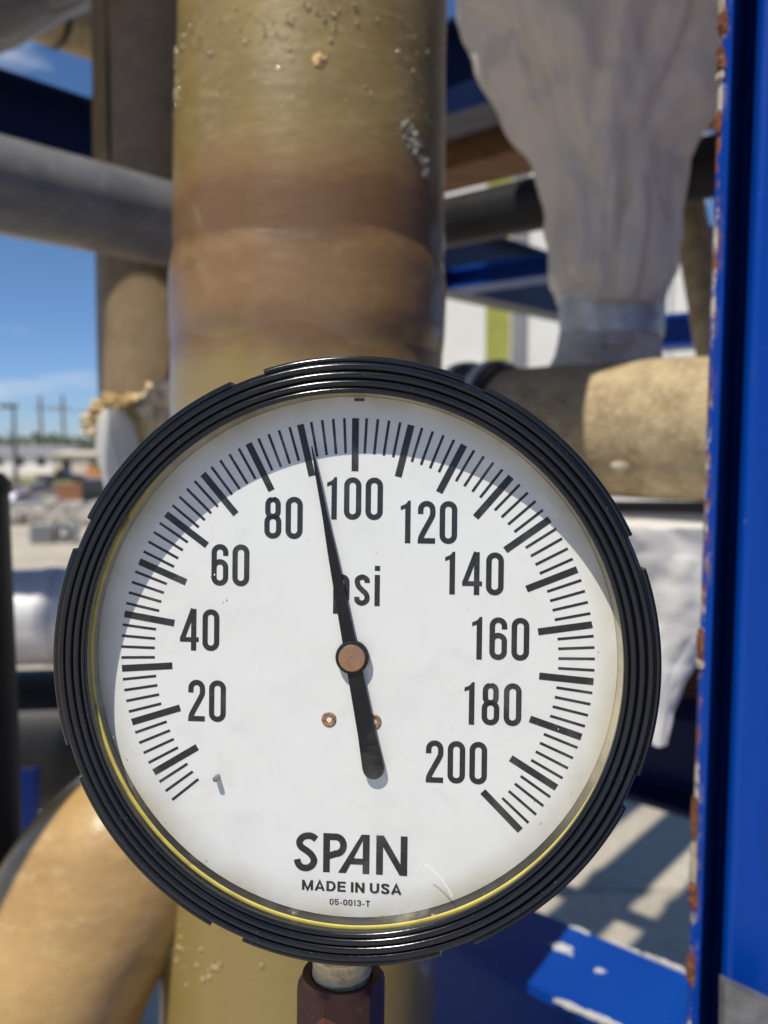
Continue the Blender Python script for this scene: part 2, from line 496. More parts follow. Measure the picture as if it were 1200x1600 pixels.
# lettering: strokes of even weight, drawn as flat ribbons of print
def arc(cx, cy, rx, ry, a0, a1, n=10):
    return [(cx + rx * math.cos(R(a0 + (a1 - a0) * i / n)), cy + ry * math.sin(R(a0 + (a1 - a0) * i / n))) for i in range(n + 1)]
def ribbon(path, w, closed=False):
    P = [Vector((x, y)) for x, y in path]
    Q = [P[0]]
    for p in P[1:]:
        if (p - Q[-1]).length > 1e-5: Q.append(p)
    if closed and (Q[0] - Q[-1]).length < 1e-5: Q.pop()
    n = len(Q); Lf, Rt = [], []
    for i in range(n):
        pa = Q[i - 1] if (i > 0 or closed) else None
        pb = Q[(i + 1) % n] if (i < n - 1 or closed) else None
        d1 = (Q[i] - pa).normalized() if pa is not None else None
        d2 = (pb - Q[i]).normalized() if pb is not None else None
        if d1 is None: d1 = d2
        if d2 is None: d2 = d1
        n1 = Vector((-d1.y, d1.x)); n2 = Vector((-d2.y, d2.x))
        m = (n1 + n2)
        m = n1 if m.length < 1e-6 else m.normalized()
        k = min(1 / max(m.dot(n1), 0.35), 2.2)
        Lf.append(Q[i] + m * (w / 2 * k)); Rt.append(Q[i] - m * (w / 2 * k))
    V = Lf + Rt
    F = [(i, (i + 1) % n, n + (i + 1) % n, n + i) for i in range(n if closed else n - 1)]
    return [(v.x, v.y) for v in V], F
T = 0.128
def smooth_path(P, n=8):
    out = []
    P = [Vector(p) for p in P]
    for i in range(len(P) - 1):
        p0, p1, p2, p3 = P[max(i - 1, 0)], P[i], P[i + 1], P[min(i + 2, len(P) - 1)]
        for k in range(n):
            t = k / n
            out.append(tuple(0.5 * ((2 * p1) + (p2 - p0) * t + (2 * p0 - 5 * p1 + 4 * p2 - p3) * t * t + (3 * p1 - p0 - 3 * p2 + p3) * t ** 3)))
    out.append(tuple(P[-1]))
    return out
def stad(x0, x1, y0, y1, r):
    return arc(x1 - r, y1 - r, r, r, 0, 90, 6) + arc(x0 + r, y1 - r, r, r, 90, 180, 6) + arc(x0 + r, y0 + r, r, r, 180, 270, 6) + arc(x1 - r, y0 + r, r, r, 270, 360, 6)
def glyph(ch, w=0.41, t=T):
    """(width, list of (path, stroke width, closed) or ('poly', points))"""
    l, r, b, tp = t / 2, w - t / 2, t / 2, 1 - t / 2
    rr = (r - l) / 2; cx = w / 2
    if ch == '0': return w, [(stad(l, r, b, tp, rr * 0.98), t, True)]
    if ch == '1': return 0.235, [('poly', [(0.235, 0), (0.235, 1), (0.175, 1), (0.145, 0.95), (0.105, 0.915), (0.0, 0.868), (0.0, 0.775), (0.107, 0.815), (0.107, 0)])]
    if ch == '2':
        return w, [([(l, 0.69), (l, tp - rr)] + arc(cx, tp - rr, rr, rr, 180, 0, 10) + smooth_path([(r, tp - rr), (r, 0.70), (r - 0.03, 0.60), (l + 0.045, 0.21), (l + 0.005, 0.09), (l + 0.003, 0.0)], 6)[1:], t, False), ([(l, b), (w, b)], t, False)]
    if ch == '3':
        return w, [([(l, 0.74), (l, tp - rr)] + arc(cx, tp - rr, rr, rr, 180, 0, 8) + [(r, 0.62), (r - 0.06, 0.53), (cx - 0.03, 0.52)], t, False), ([(cx - 0.03, 0.52), (r - 0.06, 0.51), (r, 0.42), (r, b + rr)] + arc(cx, b + rr, rr, rr, 0, -180, 8) + [(l, 0.27)], t, False)]
    if ch == '4': return 0.45, [([(0.325, 1.0), (0.052, 0.26), ], t * 0.95, False), ([(0.0, 0.262), (0.46, 0.262)], t * 0.88, False), ([(0.335, 0), (0.335, 1)], t, False)]
    if ch == '5':
        return w, [([(w, tp), (l, tp), (l, 0.5), (l + 0.05, 0.56), (cx, 0.6)] + arc(cx, 0.6 - rr, rr, rr, 80, 0, 6) + [(r, b + rr)] + arc(cx, b + rr, rr, rr, 0, -180, 8) + [(l, 0.27)], t, False)]
    if ch == '6':
        return w, [(stad(l, r, b, 0.575, rr * 0.98), t, True), ([(l, 0.36), (l, tp - rr)] + arc(cx, tp - rr, rr, rr, 180, 0, 10) + [(r, 0.72)], t, False)]
    if ch == '8':
        i = 0.018
        return w, [(stad(l, r, b, 0.53, rr * 0.96), t, True), (stad(l + i, r - i, 0.522, tp, rr * 0.9), t, True)]
    if ch == 'p': return 0.40, [([(l, -0.21), (l, 0.76)], t, False), (stad(l, 0.40 - t / 2, t / 2, 0.76 - t / 2, 0.125), t, True)]
    if ch == 's':
        x1 = 0.375 - t / 2
        return 0.375, [(smooth_path([(x1, 0.56), (x1 - 0.01, 0.645), (0.187, 0.70), (l + 0.01, 0.63), (l + 0.03, 0.49), (0.187, 0.385), (x1 - 0.02, 0.28), (x1 - 0.005, 0.14), (0.187, 0.062), (l + 0.01, 0.12), (l, 0.215)], 6), t, False)]
    if ch == 'i': return t, [([(l, 0), (l, 0.76)], t, False), ([(l, 0.86), (l, 0.98)], t, False)]
    if ch == '-': return 0.32, [([(0.03, 0.36), (0.29, 0.36)], t, False)]
    # capitals of the maker's lines
    if ch == 'M': return 0.84, [([(l, 0), (l, 1)], t, False), ([(0.84 - l, 0), (0.84 - l, 1)], t, False), ([(l, 0.98), (0.42, 0.06), (0.84 - l, 0.98)], t, False)]
    if ch == 'A': return 0.74, [([(0.07, 0), (0.37, 0.95), (0.67, 0)], t, False), ([(0.18, 0.27), (0.56, 0.27)], t * 0.9, False)]
    if ch == 'D': return 0.70, [([(l, b), (0.34, b)] + arc(0.34, 0.5, 0.36 - t / 2, 0.5 - t / 2, -90, 90, 10) + [(l, tp)], t, True)]
    if ch == 'E': return 0.62, [([(0.62, tp), (l, tp), (l, b), (0.62, b)], t, False), ([(l, 0.51), (0.58, 0.51)], t, False)]
    if ch == 'I': return t, [([(l, 0), (l, 1)], t, False)]
    if ch == 'N': return 0.70, [([(l, 0), (l, 1)], t, False), ([(0.70 - l, 0), (0.70 - l, 1)], t, False), ([(l, 0.97), (0.70 - l, 0.03)], t, False)]
    if ch == 'U': return 0.70, [([(l, 1), (l, 0.33)] + arc(0.35, b + 0.28, 0.35 - t / 2, 0.28, 180, 360, 10) + [(0.70 - l, 1)], t, False)]
    if ch == 'T': return 0.58, [([(0, tp), (0.58, tp)], t, False), ([(0.29, 0), (0.29, 1)], t, False)]
    if ch == 'S':
        W = 0.64
        return W, [(smooth_path([(W - l, 0.72), (W - l - 0.05, 0.87), (W / 2, tp), (l + 0.06, 0.88), (l + 0.02, 0.72), (l + 0.10, 0.60), (W / 2, 0.52), (W - l - 0.08, 0.42), (W - l, 0.27), (W - l - 0.06, 0.13), (W / 2, b), (l + 0.05, 0.13), (l, 0.29)], 6), t, False)]
    return 0.3, []
def put_glyphs(name, items, x, y, h, sx=1.0, label=None):
    """items: list of (pen position, strokes); x,y of the baseline in mm, h cap height"""
    V, F = [], []
    z = 0.05
    for ox, strokes in items:
        for s in strokes:
            z += 0.006
            if s[0] == 'poly':
                pts = s[1]; o = len(V)
                V += [(x + (ox + px) * h * sx, y + py * h, z) for px, py in pts]; F.append(tuple(range(o, o + len(pts))))
            else:
                pv, pf = ribbon(*s); o = len(V)
                V += [(x + (ox + px) * h * sx, y + py * h, z) for px, py in pv]; F += [tuple(i + o for i in q) for q in pf]
    ob = gobj(name, V, F, M['ink'], dial, smooth=False)
    return ob
def text(name, s, cx, y0, h, gap=0.10, width=None, w=0.41, t=T, space=0.3, sx=1.0):
    pen, items = 0.0, []
    for ch in s:
        if ch == ' ': pen += space; continue
        gw, st = glyph(ch, w, t)
        if ch == '1' and items: pen += 0.02
        items.append((pen, st)); pen += gw + gap
        if ch == '1': pen += 0.07
    total = pen - gap
    if width: sx = width / (total * h)
    return put_glyphs(name, items, cx - total * h * sx / 2, y0, h, sx)
NH = 10.55
for s, x, y in (('20', -36.97, -12.25), ('40', -39.02, 5.71), ('60', -31.27, 22.22), ('80', -17.85, 34.34), ('100', 0.06, 39.36), ('120', 18.49, 33.73), ('140', 29.83, 21.27), ('160', 36.47, 5.32), ('180', 34.82, -10.85), ('200', 26.06, -25.59)):
    text('numeral', s, x, y - NH / 2, NH)
text('unit_lettering', 'psi', 0.72, 12.72, 10.2, gap=0.12)
# the maker's name: S P, an A that leans into the P, N
t = 0.172
SP = [(0.0, [(smooth_path([(0.555, 0.83), (0.46, 0.895), (0.36, 0.915), (0.22, 0.88), (0.125, 0.76), (0.16, 0.63), (0.30, 0.535), (0.42, 0.44), (0.50, 0.30), (0.46, 0.17), (0.34, 0.09), (0.20, 0.095), (0.10, 0.18), (0.065, 0.30)], 6), t, False)]),
      (0.735, [([(t / 2, 0), (t / 2, 1)], t, False), ([(t / 2, 1 - t / 2), (0.33, 1 - t / 2)] + arc(0.33, 0.70, 0.19, 0.30 - t / 2, 90, -90, 10) + [(t / 2, 0.40)], t, False)]),
      (1.12, [('poly', [(0.0, 0.0), (0.595, 1.0), (0.80, 1.0), (0.80, 0.83), (0.62, 0.83), (0.20, 0.0)]), ([(0.80 - t / 2, 0), (0.80 - t / 2, 1)], t, False), ([(0.30, 0.31), (0.72, 0.31)], t * 0.9, False)]),
      (2.09, [([(t / 2, 0), (t / 2, 1)], t, False), ([(0.79 - t / 2, 0), (0.79 - t / 2, 1)], t, False), ('poly', [(0.0, 1.0), (0.19, 1.0), (0.79, 0.0), (0.60, 0.0)])])]
put_glyphs('brand_lettering', SP, -14.15, -54.45, 9.85)
text('origin_lettering', 'MADE IN USA', 0.3, -59.2, 2.55, gap=0.13, width=25.0, t=0.19, space=0.26)
text('serial_lettering', '05-0013-T', -0.05, -62.6, 1.48, gap=0.13, width=10.2, w=0.52, t=0.15)
gobj('index_mark', [(-0.4, 63.5, .06), (2.2, 63.5, .06), (2.2, 64.3, .06), (-0.4, 64.3, .06)], [(0, 1, 2, 3)], Mat('mark_grey', (0.08, 0.08, 0.08), 0.6).m, dial)
# small brass rivets and the stop pin
M['brass'] = Mat('brass_copper', (0.50, 0.29, 0.17), 0.33, 0.9).m
a = Mat('dull_brass', (0.40, 0.23, 0.12), 0.5, 0.2); a.vary(1200, (0.16, 0.08, 0.04), 0.48, 0.66); M['brass_dull'] = a.m
for x, y in ((-5.83, -15.96), (5.5, -16.2)):
    V, F = lathe_geo([(0.001, -0.3), (0.55, -0.3), (0.7, 0.10), (0.85, 0.22), (1.15, 0.12), (1.3, 0.30), (1.55, 0.34), (1.8, 0.22), (1.9, 0.02)], 32, cx=x, cy=y)
    gobj('rivet', V, F, M['brass_dull'], dial)
V, F = tube_geo([(-34.07, -31.4, 0), (-34.07, -31.4, 2.2), (-34.07, -31.4, 2.35)], [0.7, 0.7, 0.4], 16)
gobj('stop_pin', V, F, M['grey_pvc'], dial)

# pointer with its hub
def plate(outline, z0, z1, bev=0.12):
    n = len(outline)
    V = [(x, y, z0) for x, y in outline] + [(x, y, z1) for x, y in outline]
    F = [tuple(range(n - 1, -1, -1)), tuple(range(n, 2 * n))] + [(i, (i + 1) % n, n + (i + 1) % n, n + i) for i in range(n)]
    return V, F
dirp = Vector((-10.6, 51.9)).normalized(); nrm = Vector((-dirp.y, dirp.x))
def pp(s, w): return [tuple(dirp * s + nrm * w / 2), tuple(dirp * s - nrm * w / 2)]
right, left = [], []
for s, w in ((53.2, 0.25), (50, 0.55), (46.3, 0.98), (35.5, 1.35), (27, 2.15), (16, 2.75), (4.4, 3.3), (-4.3, 3.8), (-19.2, 4.45), (-27.6, 5.4)):
    a_, b_ = pp(s, w); left.append(a_); right.append(b_)
end = [tuple(dirp * (-27.9 - 2.75 * math.sin(R(q))) + nrm * 2.7 * math.cos(R(q))) for q in range(15, 170, 15)]
V, F = plate(left + end + right[::-1], 1.25, 1.65)
M['needle'] = Mat('pointer_black', (0.007, 0.007, 0.009), 0.5, 0, 0.3).m
pointer = gobj('pointer', V, F, M['needle'], smooth=False)
V, F = lathe_geo([(0.001, 2.3), (3.3, 2.3), (3.9, 2.15), (4.15, 1.8), (4.15, 0.5), (2.0, 0.5), (2.0, 0.0)], 64)
gobj('hub', V, F, M['needle'], pointer)
a = Mat('hub_copper', (0.52, 0.30, 0.18), 0.36, 0.85)
vl = a.nt.nodes.new('ShaderNodeVectorMath'); vl.operation = 'LENGTH'; a.link(a.tc.outputs['Object'], vl.inputs[0])
wv = a.nt.nodes.new('ShaderNodeTexWave'); wv.wave_type = 'RINGS'; wv.rings_direction = 'Z'; wv.inputs['Scale'].default_value = 1900
a.link(a.tc.outputs['Object'], wv.inputs['Vector'])
a.bump(wv.outputs['Fac'], 0.25, 0.00006); a.vary(700, (0.38, 0.2, 0.11), 0.45, 0.7, amount=0.6)
M['copper'] = a.m
V, F = lathe_geo([(0.001, 2.42), (0.35, 2.46), (0.45, 2.62), (2.9, 2.72), (3.25, 2.62), (3.4, 2.2)], 64)
gobj('hub_screw', V, F, M['copper'], pointer)

# bezel ring: three ribs, an inner lip and eight grip lugs
prof = [(65.1, 6.6), (65.1, 7.2)]
def bump_(rc, zc, r, a0=170, a1=20, n=7):
    return [(rc + r * math.cos(R(a0 + (a1 - a0) * i / n)), zc + r * math.sin(R(a0 + (a1 - a0) * i / n))) for i in range(n + 1)]
prof += bump_(65.75, 7.35, 0.65, 180, 0) + bump_(67.4, 7.3, 0.92, 178, 5) + bump_(69.4, 7.1, 0.98, 178, 5) + bump_(71.45, 6.75, 0.98, 178, 0)
prof += [(72.5, 6.0), (72.95, 5.9), (73.2, 5.4), (73.2, -9), (67.0, -9), (67.0, -1.2), (67.0, -1.1), (67.0, 5.8), (65.3, 6.3)]
V, F = lathe_geo(prof, 256, cx=EX, cy=EY, closed=True)
bezel = gobj('bezel', V, F, M['black'], angle=50)
for k in range(8):
    a0 = R(68.5 + 45.3 * k); a1 = a0 + R(38.6 if k else 38.5)
    lp = [(72.75, 5.95), (73.2, 6.3), (73.75, 6.2), (74.2, 5.7), (74.4, 4.8), (74.4, -8.6), (72.75, -8.6)]
    V, F = lathe_geo(lp, 28, cx=EX, cy=EY, closed=True, a0=a0, a1=a1)
    gobj('grip_lug', V, F, M['black'], bezel, angle=50)
gask = Mat('gasket_yellow', (0.60, 0.50, 0.10), 0.55); gask.vary(200, (0.45, 0.36, 0.08), 0.4, 0.7); gask.vary(70, (0.08, 0.07, 0.04), 0.62, 0.7, amount=0.8)
V, F = [], []
def gask_r(q):                                                     # squeezed out unevenly: hidden behind the lip at the top
    q = q % 360
    K = [(0, 66.4), (60, 66.5), (120, 66.4), (140, 65.7), (155, 65.1), (180, 65.15), (225, 65.4), (270, 65.7), (315, 65.9), (335, 66.0), (360, 66.4)]
    for (a_, ra), (b_, rb_) in zip(K, K[1:]):
        if a_ <= q <= b_: return ra + (rb_ - ra) * (q - a_) / (b_ - a_)
for i in range(240):
    q = 360 * i / 240
    for k in range(8):
        r = gask_r(q) + 0.5 * math.cos(R(45 * k)); z = 4.6 + 0.4 * math.sin(R(45 * k))
        V.append((r * math.cos(R(q)), r * math.sin(R(q)), z))
for i in range(240):
    for k in range(8): F.append((i * 8 + k, i * 8 + (k + 1) % 8, ((i + 1) % 240) * 8 + (k + 1) % 8, ((i + 1) % 240) * 8 + k))
gobj('gasket', V, F, gask.m)
# case behind the ring, with the dark bore the dial sits in
V, F = lathe_geo([(66.95, 5.6), (66.95, 3.0), (66.0, 1.0), (65.2, 0.0), (65.2, -1.2), (66.0, -1.2), (66.0, -38), (62, -42), (0.01, -42)], 128, cx=EX, cy=EY)
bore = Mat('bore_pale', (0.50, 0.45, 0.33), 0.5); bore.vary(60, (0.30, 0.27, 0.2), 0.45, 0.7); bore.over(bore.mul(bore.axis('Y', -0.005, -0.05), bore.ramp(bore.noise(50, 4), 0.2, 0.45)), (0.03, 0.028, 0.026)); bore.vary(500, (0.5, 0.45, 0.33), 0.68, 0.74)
gobj('case', V, F, bore.m)
# glass: clear pane with a thin reflection and light grime
gl = bpy.data.materials.new('gauge_glass'); gl.use_nodes = True; nt = gl.node_tree
for n in list(nt.nodes): nt.nodes.remove(n)
out = nt.nodes.new('ShaderNodeOutputMaterial'); tr = nt.nodes.new('ShaderNodeBsdfTransparent'); gs = nt.nodes.new('ShaderNodeBsdfGlossy'); lw = nt.nodes.new('ShaderNodeLayerWeight'); lw.inputs['Blend'].default_value = 0.5
pw = nt.nodes.new('ShaderNodeMath'); pw.operation = 'POWER'; pw.inputs[1].default_value = 5.0; nt.links.new(lw.outputs['Facing'], pw.inputs[0])
fr = nt.nodes.new('ShaderNodeMapRange'); fr.inputs['To Min'].default_value = 0.012; fr.inputs['To Max'].default_value = 0.6; nt.links.new(pw.outputs[0], fr.inputs['Value'])
gs.inputs['Roughness'].default_value = 0.03; tr.inputs['Color'].default_value = (0.97, 0.975, 0.97, 1)
mx = nt.nodes.new('ShaderNodeMixShader'); df = nt.nodes.new('ShaderNodeBsdfDiffuse'); df.inputs['Color'].default_value = (0.7, 0.69, 0.66, 1)
mx2 = nt.nodes.new('ShaderNodeMixShader'); tcg = nt.nodes.new('ShaderNodeTexCoord'); ng = nt.nodes.new('ShaderNodeTexNoise'); ng.inputs['Scale'].default_value = 42; ng.inputs['Detail'].default_value = 8; ng.inputs['Distortion'].default_value = 2.0
rg = nt.nodes.new('ShaderNodeMapRange'); rg.inputs['From Min'].default_value = 0.52; rg.inputs['From Max'].default_value = 0.8; rg.inputs['To Max'].default_value = 0.10
nt.links.new(tcg.outputs['Object'], ng.inputs['Vector']); nt.links.new(ng.outputs['Fac'], rg.inputs['Value']); nt.links.new(rg.outputs[0], mx2.inputs[0])
nt.links.new(fr.outputs[0], mx.inputs[0]); nt.links.new(tr.outputs[0], mx.inputs[1]); nt.links.new(gs.outputs[0], mx.inputs[2])
nt.links.new(mx.outputs[0], mx2.inputs[1]); nt.links.new(df.outputs[0], mx2.inputs[2]); nt.links.new(mx2.outputs[0], out.inputs['Surface'])
V, F = lathe_geo([(0.001, 3.6), (66.8, 3.6)], 128, cx=EX, cy=EY)
lens = gobj('lens', V, F, gl, front=(0, 0, 1))   # its face must look outward
a = Mat('scratch_white', (0.9, 0.9, 0.88), 0.6); M['speck'] = Mat('speck_pale', (0.7, 0.68, 0.6), 0.7).m
a.b.inputs['Alpha'].default_value = 0.45; M['scratch'] = a.m
pth = smooth_path([(18.6, -49.6), (20.7, -51.0), (22.9, -53.3), (24.5, -55.6), (25.4, -57.4)], 5)
V, F = ribbon(pth, 0.55)
gobj('scratch', [(x, y, 3.66) for x, y in V], F, M['scratch'], lens)
for i in range(26):
    q = random.uniform(0, 6.28); rr = 64 * math.sqrt(random.uniform(0.05, 0.97)); s = random.uniform(0.08, 0.22)
    if i < 10: q = random.uniform(R(190), R(350)); rr = random.uniform(61.5, 63.8)
    x, y = EX + rr * math.cos(q), rr * math.sin(q)
    V, F = blob_geo((x, y, 3.7), s, (1, 1.3, 0.4), 0.4, 2, 1, i)
    gobj('speck', V, F, M['speck'] if i % 3 else M['brass_dull'], lens)
# stem wound with thread tape
SX, SZ = -4.0, -17.0
prof = []
for i in range(61):
    y = -60 - i * 0.55
    prof.append((7.6 + 0.42 * math.sin(i * 1.35) + 0.15 * math.sin(i * 0.5), y))
V, F = lathe_geo(prof, 48)
V = [(v[0] + SX + 0.25 * noise.noise(Vector(v) * 0.35), v[2] + 0.05 * v[0] + 0.3 * noise.noise(Vector(v) * 0.3), v[1] + SZ) for v in V]
a = Mat('thread_tape', (0.90, 0.68, 0.38), 0.75, 0, 0.2); a.vary(260, (0.55, 0.38, 0.2), 0.5, 0.72); a.bump(a.noise(900, 3), 0.4, 0.0004); M['ptfe'] = a.m
gobj('stem', V, F, M['ptfe'])
bush = thing('pipe_bushing', 'dark red brown hexagonal bushing under the gauge stem', 'pipe fitting', gm @ Vector((SX * mm, -0.0893, SZ * mm)) + Vector(gauge.location))
bush.rotation_euler = gauge.rotation_euler
V, F = [], []
rings = [(8.4, -0.4), (10.6, 0.0), (11.6, -1.2), (11.9, -3), (11.9, -40)]
for i, (r, y) in enumerate(rings):
    for k in range(48):
        q = 2 * math.pi * k / 48
        hexr = r * (1 if i < 2 else (math.cos(R(30)) / math.cos(((q + R(14)) % R(60)) - R(30))) * 1.02)
        V.append((hexr * math.cos(q) * mm, y * mm, hexr * math.sin(q) * mm))
for i in range(len(rings) - 1):
    for k in range(48): F.append((i * 48 + k, i * 48 + (k + 1) % 48, (i + 1) * 48 + (k + 1) % 48, (i + 1) * 48 + k))
V += [(7.6 * math.cos(2 * math.pi * k / 48) * mm, -3 * mm, 7.6 * math.sin(2 * math.pi * k / 48) * mm) for k in range(48)]
o5 = len(rings) * 48
for k in range(48): F.append((k, (k + 1) % 48, o5 + (k + 1) % 48, o5 + k))
a = Mat('brass_red_brown', (0.11, 0.038, 0.028), 0.5, 0.25); a.vary(120, (0.06, 0.022, 0.018), 0.42, 0.68); a.vary(600, (0.2, 0.09, 0.06), 0.6, 0.75); a.bump(a.noise(500, 4), 0.3, 0.0004); M['redbrown'] = a.m
obj('hex_body', V, F, M['redbrown'], bush, local=True, angle=25)
V, F = tube_geo([(0, -0.04, 0), (0, -0.30, 0)], 0.0085, 32)
obj('nipple', V, F, M['redbrown'], bush, local=True)

# ------------------------------------------------------------------ upright fibreglass pipe behind the gauge
PC0, PC1 = at(491, 0, 0.60), at(467, 1600, 0.60 * 0.98)
dirv = (PC0 - PC1).normalized()
def along(z):                                                       # axis point at height z
    return PC1 + dirv * ((z - PC1.z) / dirv.z)
RP = 0.0955
main = thing('fibreglass_pipe', 'thick upright olive fibreglass pipe with brown overwrap directly behind the gauge', 'pipe', along(0.0))
zat = lambda py: at(490, py, 0.505).z
zs = [0.0 + i * 0.0125 for i in range(310)]
tube('pipe_wall', [along(z) for z in zs], [RP + 0.0008 * noise.noise(Vector((z * 9, 0, 0))) + 0.0010 * math.exp(-((z - zat(316)) / 0.016) ** 2) for z in zs], M['frp'], main, n=96, wob=0.0012, seed=2)
zat = lambda py: at(490, py, 0.505).z
def sleeve(name, y0, y1, extra, mat, seed):
    a, b = zat(y1), zat(y0); n = 30
    ps, rs = [], []
    for i in range(n + 1):
        f = i / n
        e = min(f, 1 - f) * 2
        ps.append(along(a + (b - a) * f))
        rs.append(RP - 0.0008 + (extra + 0.0016) * (lambda q: q * q * (3 - 2 * q))(min(1, e * 1.5)))
    V, F = tube_geo(ps, rs, n=96, wob=0.0018, seed=seed, caps=False)
    # ragged ends where the cloth was cut
    for k in range(96):
        V[k] = V[k] + Vector((0, 0, 0.006 * noise.noise(V[k] * 11 + Vector((seed, 0, 0)))))
        V[-1 - k] = V[-1 - k] + Vector((0, 0, 0.008 * noise.noise(V[-1 - k] * 9 + Vector((0, seed, 0)))))
    return obj(name, V, F, mat, main)
sleeve('overwrap', 342, 562, 0.0013, M['frp_brown'], 5)
V, F = [], []
for i in range(260):
    q = R(random.uniform(200, 340)); z = zat(random.choice((random.gauss(8, 26), random.gauss(40, 35), random.gauss(20, 20), random.gauss(140, 12))))
    r = 0.00035 + 0.0009 * random.random() ** 3
    w_ = random.random()
    if w_ < 0.25: q = R(random.gauss(203, 5)); z = zat(random.uniform(5, 115))
    elif w_ < 0.45: q = R(random.gauss(276, 7)); z = zat(random.gauss(18, 14))
    elif w_ < 0.6: q = R(random.gauss(262, 5)); z = zat(random.uniform(25, 150))
    c = along(z) + Vector((math.cos(q), math.sin(q), 0)) * (RP + 0.0008)
    v, f = blob_geo(c, r, (1, 1, random.uniform(.7, 1.6)), 0.2, 2, 1, i); o = len(V)
    V += v; F += [tuple(k + o for k in g) for g in f]
for i in range(42):                                                # drips low on the pipe, under the gauge
    q = R(random.gauss(222, 14)); z = at(300, random.gauss(1468, 24), 0.53).z
    c = along(z) + Vector((math.cos(q), math.sin(q), 0)) * (RP + 0.0008)
    v, f = blob_geo(c, random.uniform(0.0004, 0.0014), (1, 1, 1), 0.2, 2, 1, i); o = len(V)
    V += v; F += [tuple(k + o for k in g) for g in f]
a = Mat('clear_resin', (0.48, 0.40, 0.22), 0.12, 0, 0.9); M['resin'] = a.m
tag(obj('resin_beads', V, F, M['resin'], main), kind='stuff')
V, F = blob_geo(along(zat(98)) + Vector((math.cos(R(277)), math.sin(R(277)), 0)) * RP, 0.0042, (1, .6, 1.15), 0.5, 2.5, 3, 3)
obj('foam_fleck', V, F, Mat('fleck_tan', (0.62, 0.40, 0.18), 0.7).m, main)
V, F = [], []
for i in range(60):                                                # chalky dried resin streak
    f = random.random(); q = R(312 + 14 * f + random.gauss(0, 2)); z = zat(170 + 70 * f + random.gauss(0, 6))
    c = along(z) + Vector((math.cos(q), math.sin(q), 0)) * (RP + 0.0005)
    v, f2 = blob_geo(c, random.uniform(0.0006, 0.0026), (1, 1, 1), 0.5, 2, 1, i); o = len(V)
    V += v; F += [tuple(k + o for k in g) for g in f2]
tag(obj('dried_resin', V, F, Mat('chalky_resin', (0.34, 0.31, 0.26), 0.8).m, main), kind='stuff')

# branch elbow low on the left
el_pts = [(-30, 2050, 0.545), (12, 1800, 0.545), (62, 1600, 0.545), (104, 1486, 0.55), (174, 1372, 0.565), (278, 1272, 0.59), (420, 1200, 0.62)]
cps = smooth_path([tuple(at(*p)) for p in el_pts], 8) if False else None
def spline3(P, n=8):
    P = [Vector(p) for p in P]; out = []
    for i in range(len(P) - 1):
        p0, p1, p2, p3 = P[max(i - 1, 0)], P[i], P[i + 1], P[min(i + 2, len(P) - 1)]
        for k in range(n):
            t = k / n
            out.append(0.5 * ((2 * p1) + (p2 - p0) * t + (2 * p0 - 5 * p1 + 4 * p2 - p3) * t * t + (3 * p1 - p0 - 3 * p2 + p3) * t ** 3))
    out.append(P[-1])
    return out
elb = thing('pipe_elbow', 'shiny golden fibreglass elbow low beside the upright pipe', 'pipe elbow', at(112, 1600, 0.545))
ep = spline3([at(*p) for p in el_pts], 10)
tube('elbow_wall', ep, 0.064, M['frp_gold'], elb, n=72, wob=0.004, seed=9)

# ------------------------------------------------------------------ left side pipes
HD = Vector((0.656, 0.755, 0)).normalized()                        # direction of the long members, away to the right
CD = Vector((0.755, -0.656, 0)).normalized()                       # direction of the cross members, nearer to the right
lp0, lp1 = at(233, -200, 1.30), at(258, 1000, 1.28)
up = (lp0 - lp1).normalized()
lpt = lambda z: lp1 + up * ((z - lp1.z) / up.z)
lz = at(250, 628, 1.2).z
lpipe = thing('fibreglass_pipe', 'dull brown upright fibreglass pipe behind the grey pipe, its lower end torn open', 'pipe', lpt(lz))
zs = [lz + i * 0.06 for i in range(26)]
tube('pipe_wall', [lpt(z) for z in zs], 0.0915, M['frp_dull'], lpipe, n=72, wob=0.002, seed=6)
sc_ = lpt(lz + 0.62)
V, F = tube_geo([lpt(lz + 0.35 + 0.05 * i) + Vector((-0.045, -0.0805, 0)) for i in range(20)], [0.0022 + 0.0008 * math.sin(i) for i in range(20)], 8)
obj('seam', V, F, M['dark_steel'], lpipe)
P0 = at(0, 290, 0.95)
g0, g1 = P0 - HD * 0.5, P0 + HD * 0.66
gp = thing('grey_pipe', 'smooth grey plastic pipe crossing in front of the brown pipe', 'pipe', g0)
tube('pipe_wall', line_pts(g0, g1, 12), 0.0545, M['grey_pvc'], gp, n=64)
tube('end_cap', line_pts(g1 - HD * 0.05, g1 + HD * 0.02, 3), [0.059, 0.059, 0.05], M['grey_pvc'], gp, n=64)

n0 = at(0, 125, 1.50)
b0, b1 = n0 - HD * 0.9, n0 + HD * 2.6
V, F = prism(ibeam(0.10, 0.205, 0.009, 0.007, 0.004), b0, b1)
beamA = thing('steel_beam', 'blue steel beam darkened for shade, running back behind the grey pipe', 'steel beam', b0)
obj('beam_section', V, F, M['blue_shaded'], beamA, smooth=False)

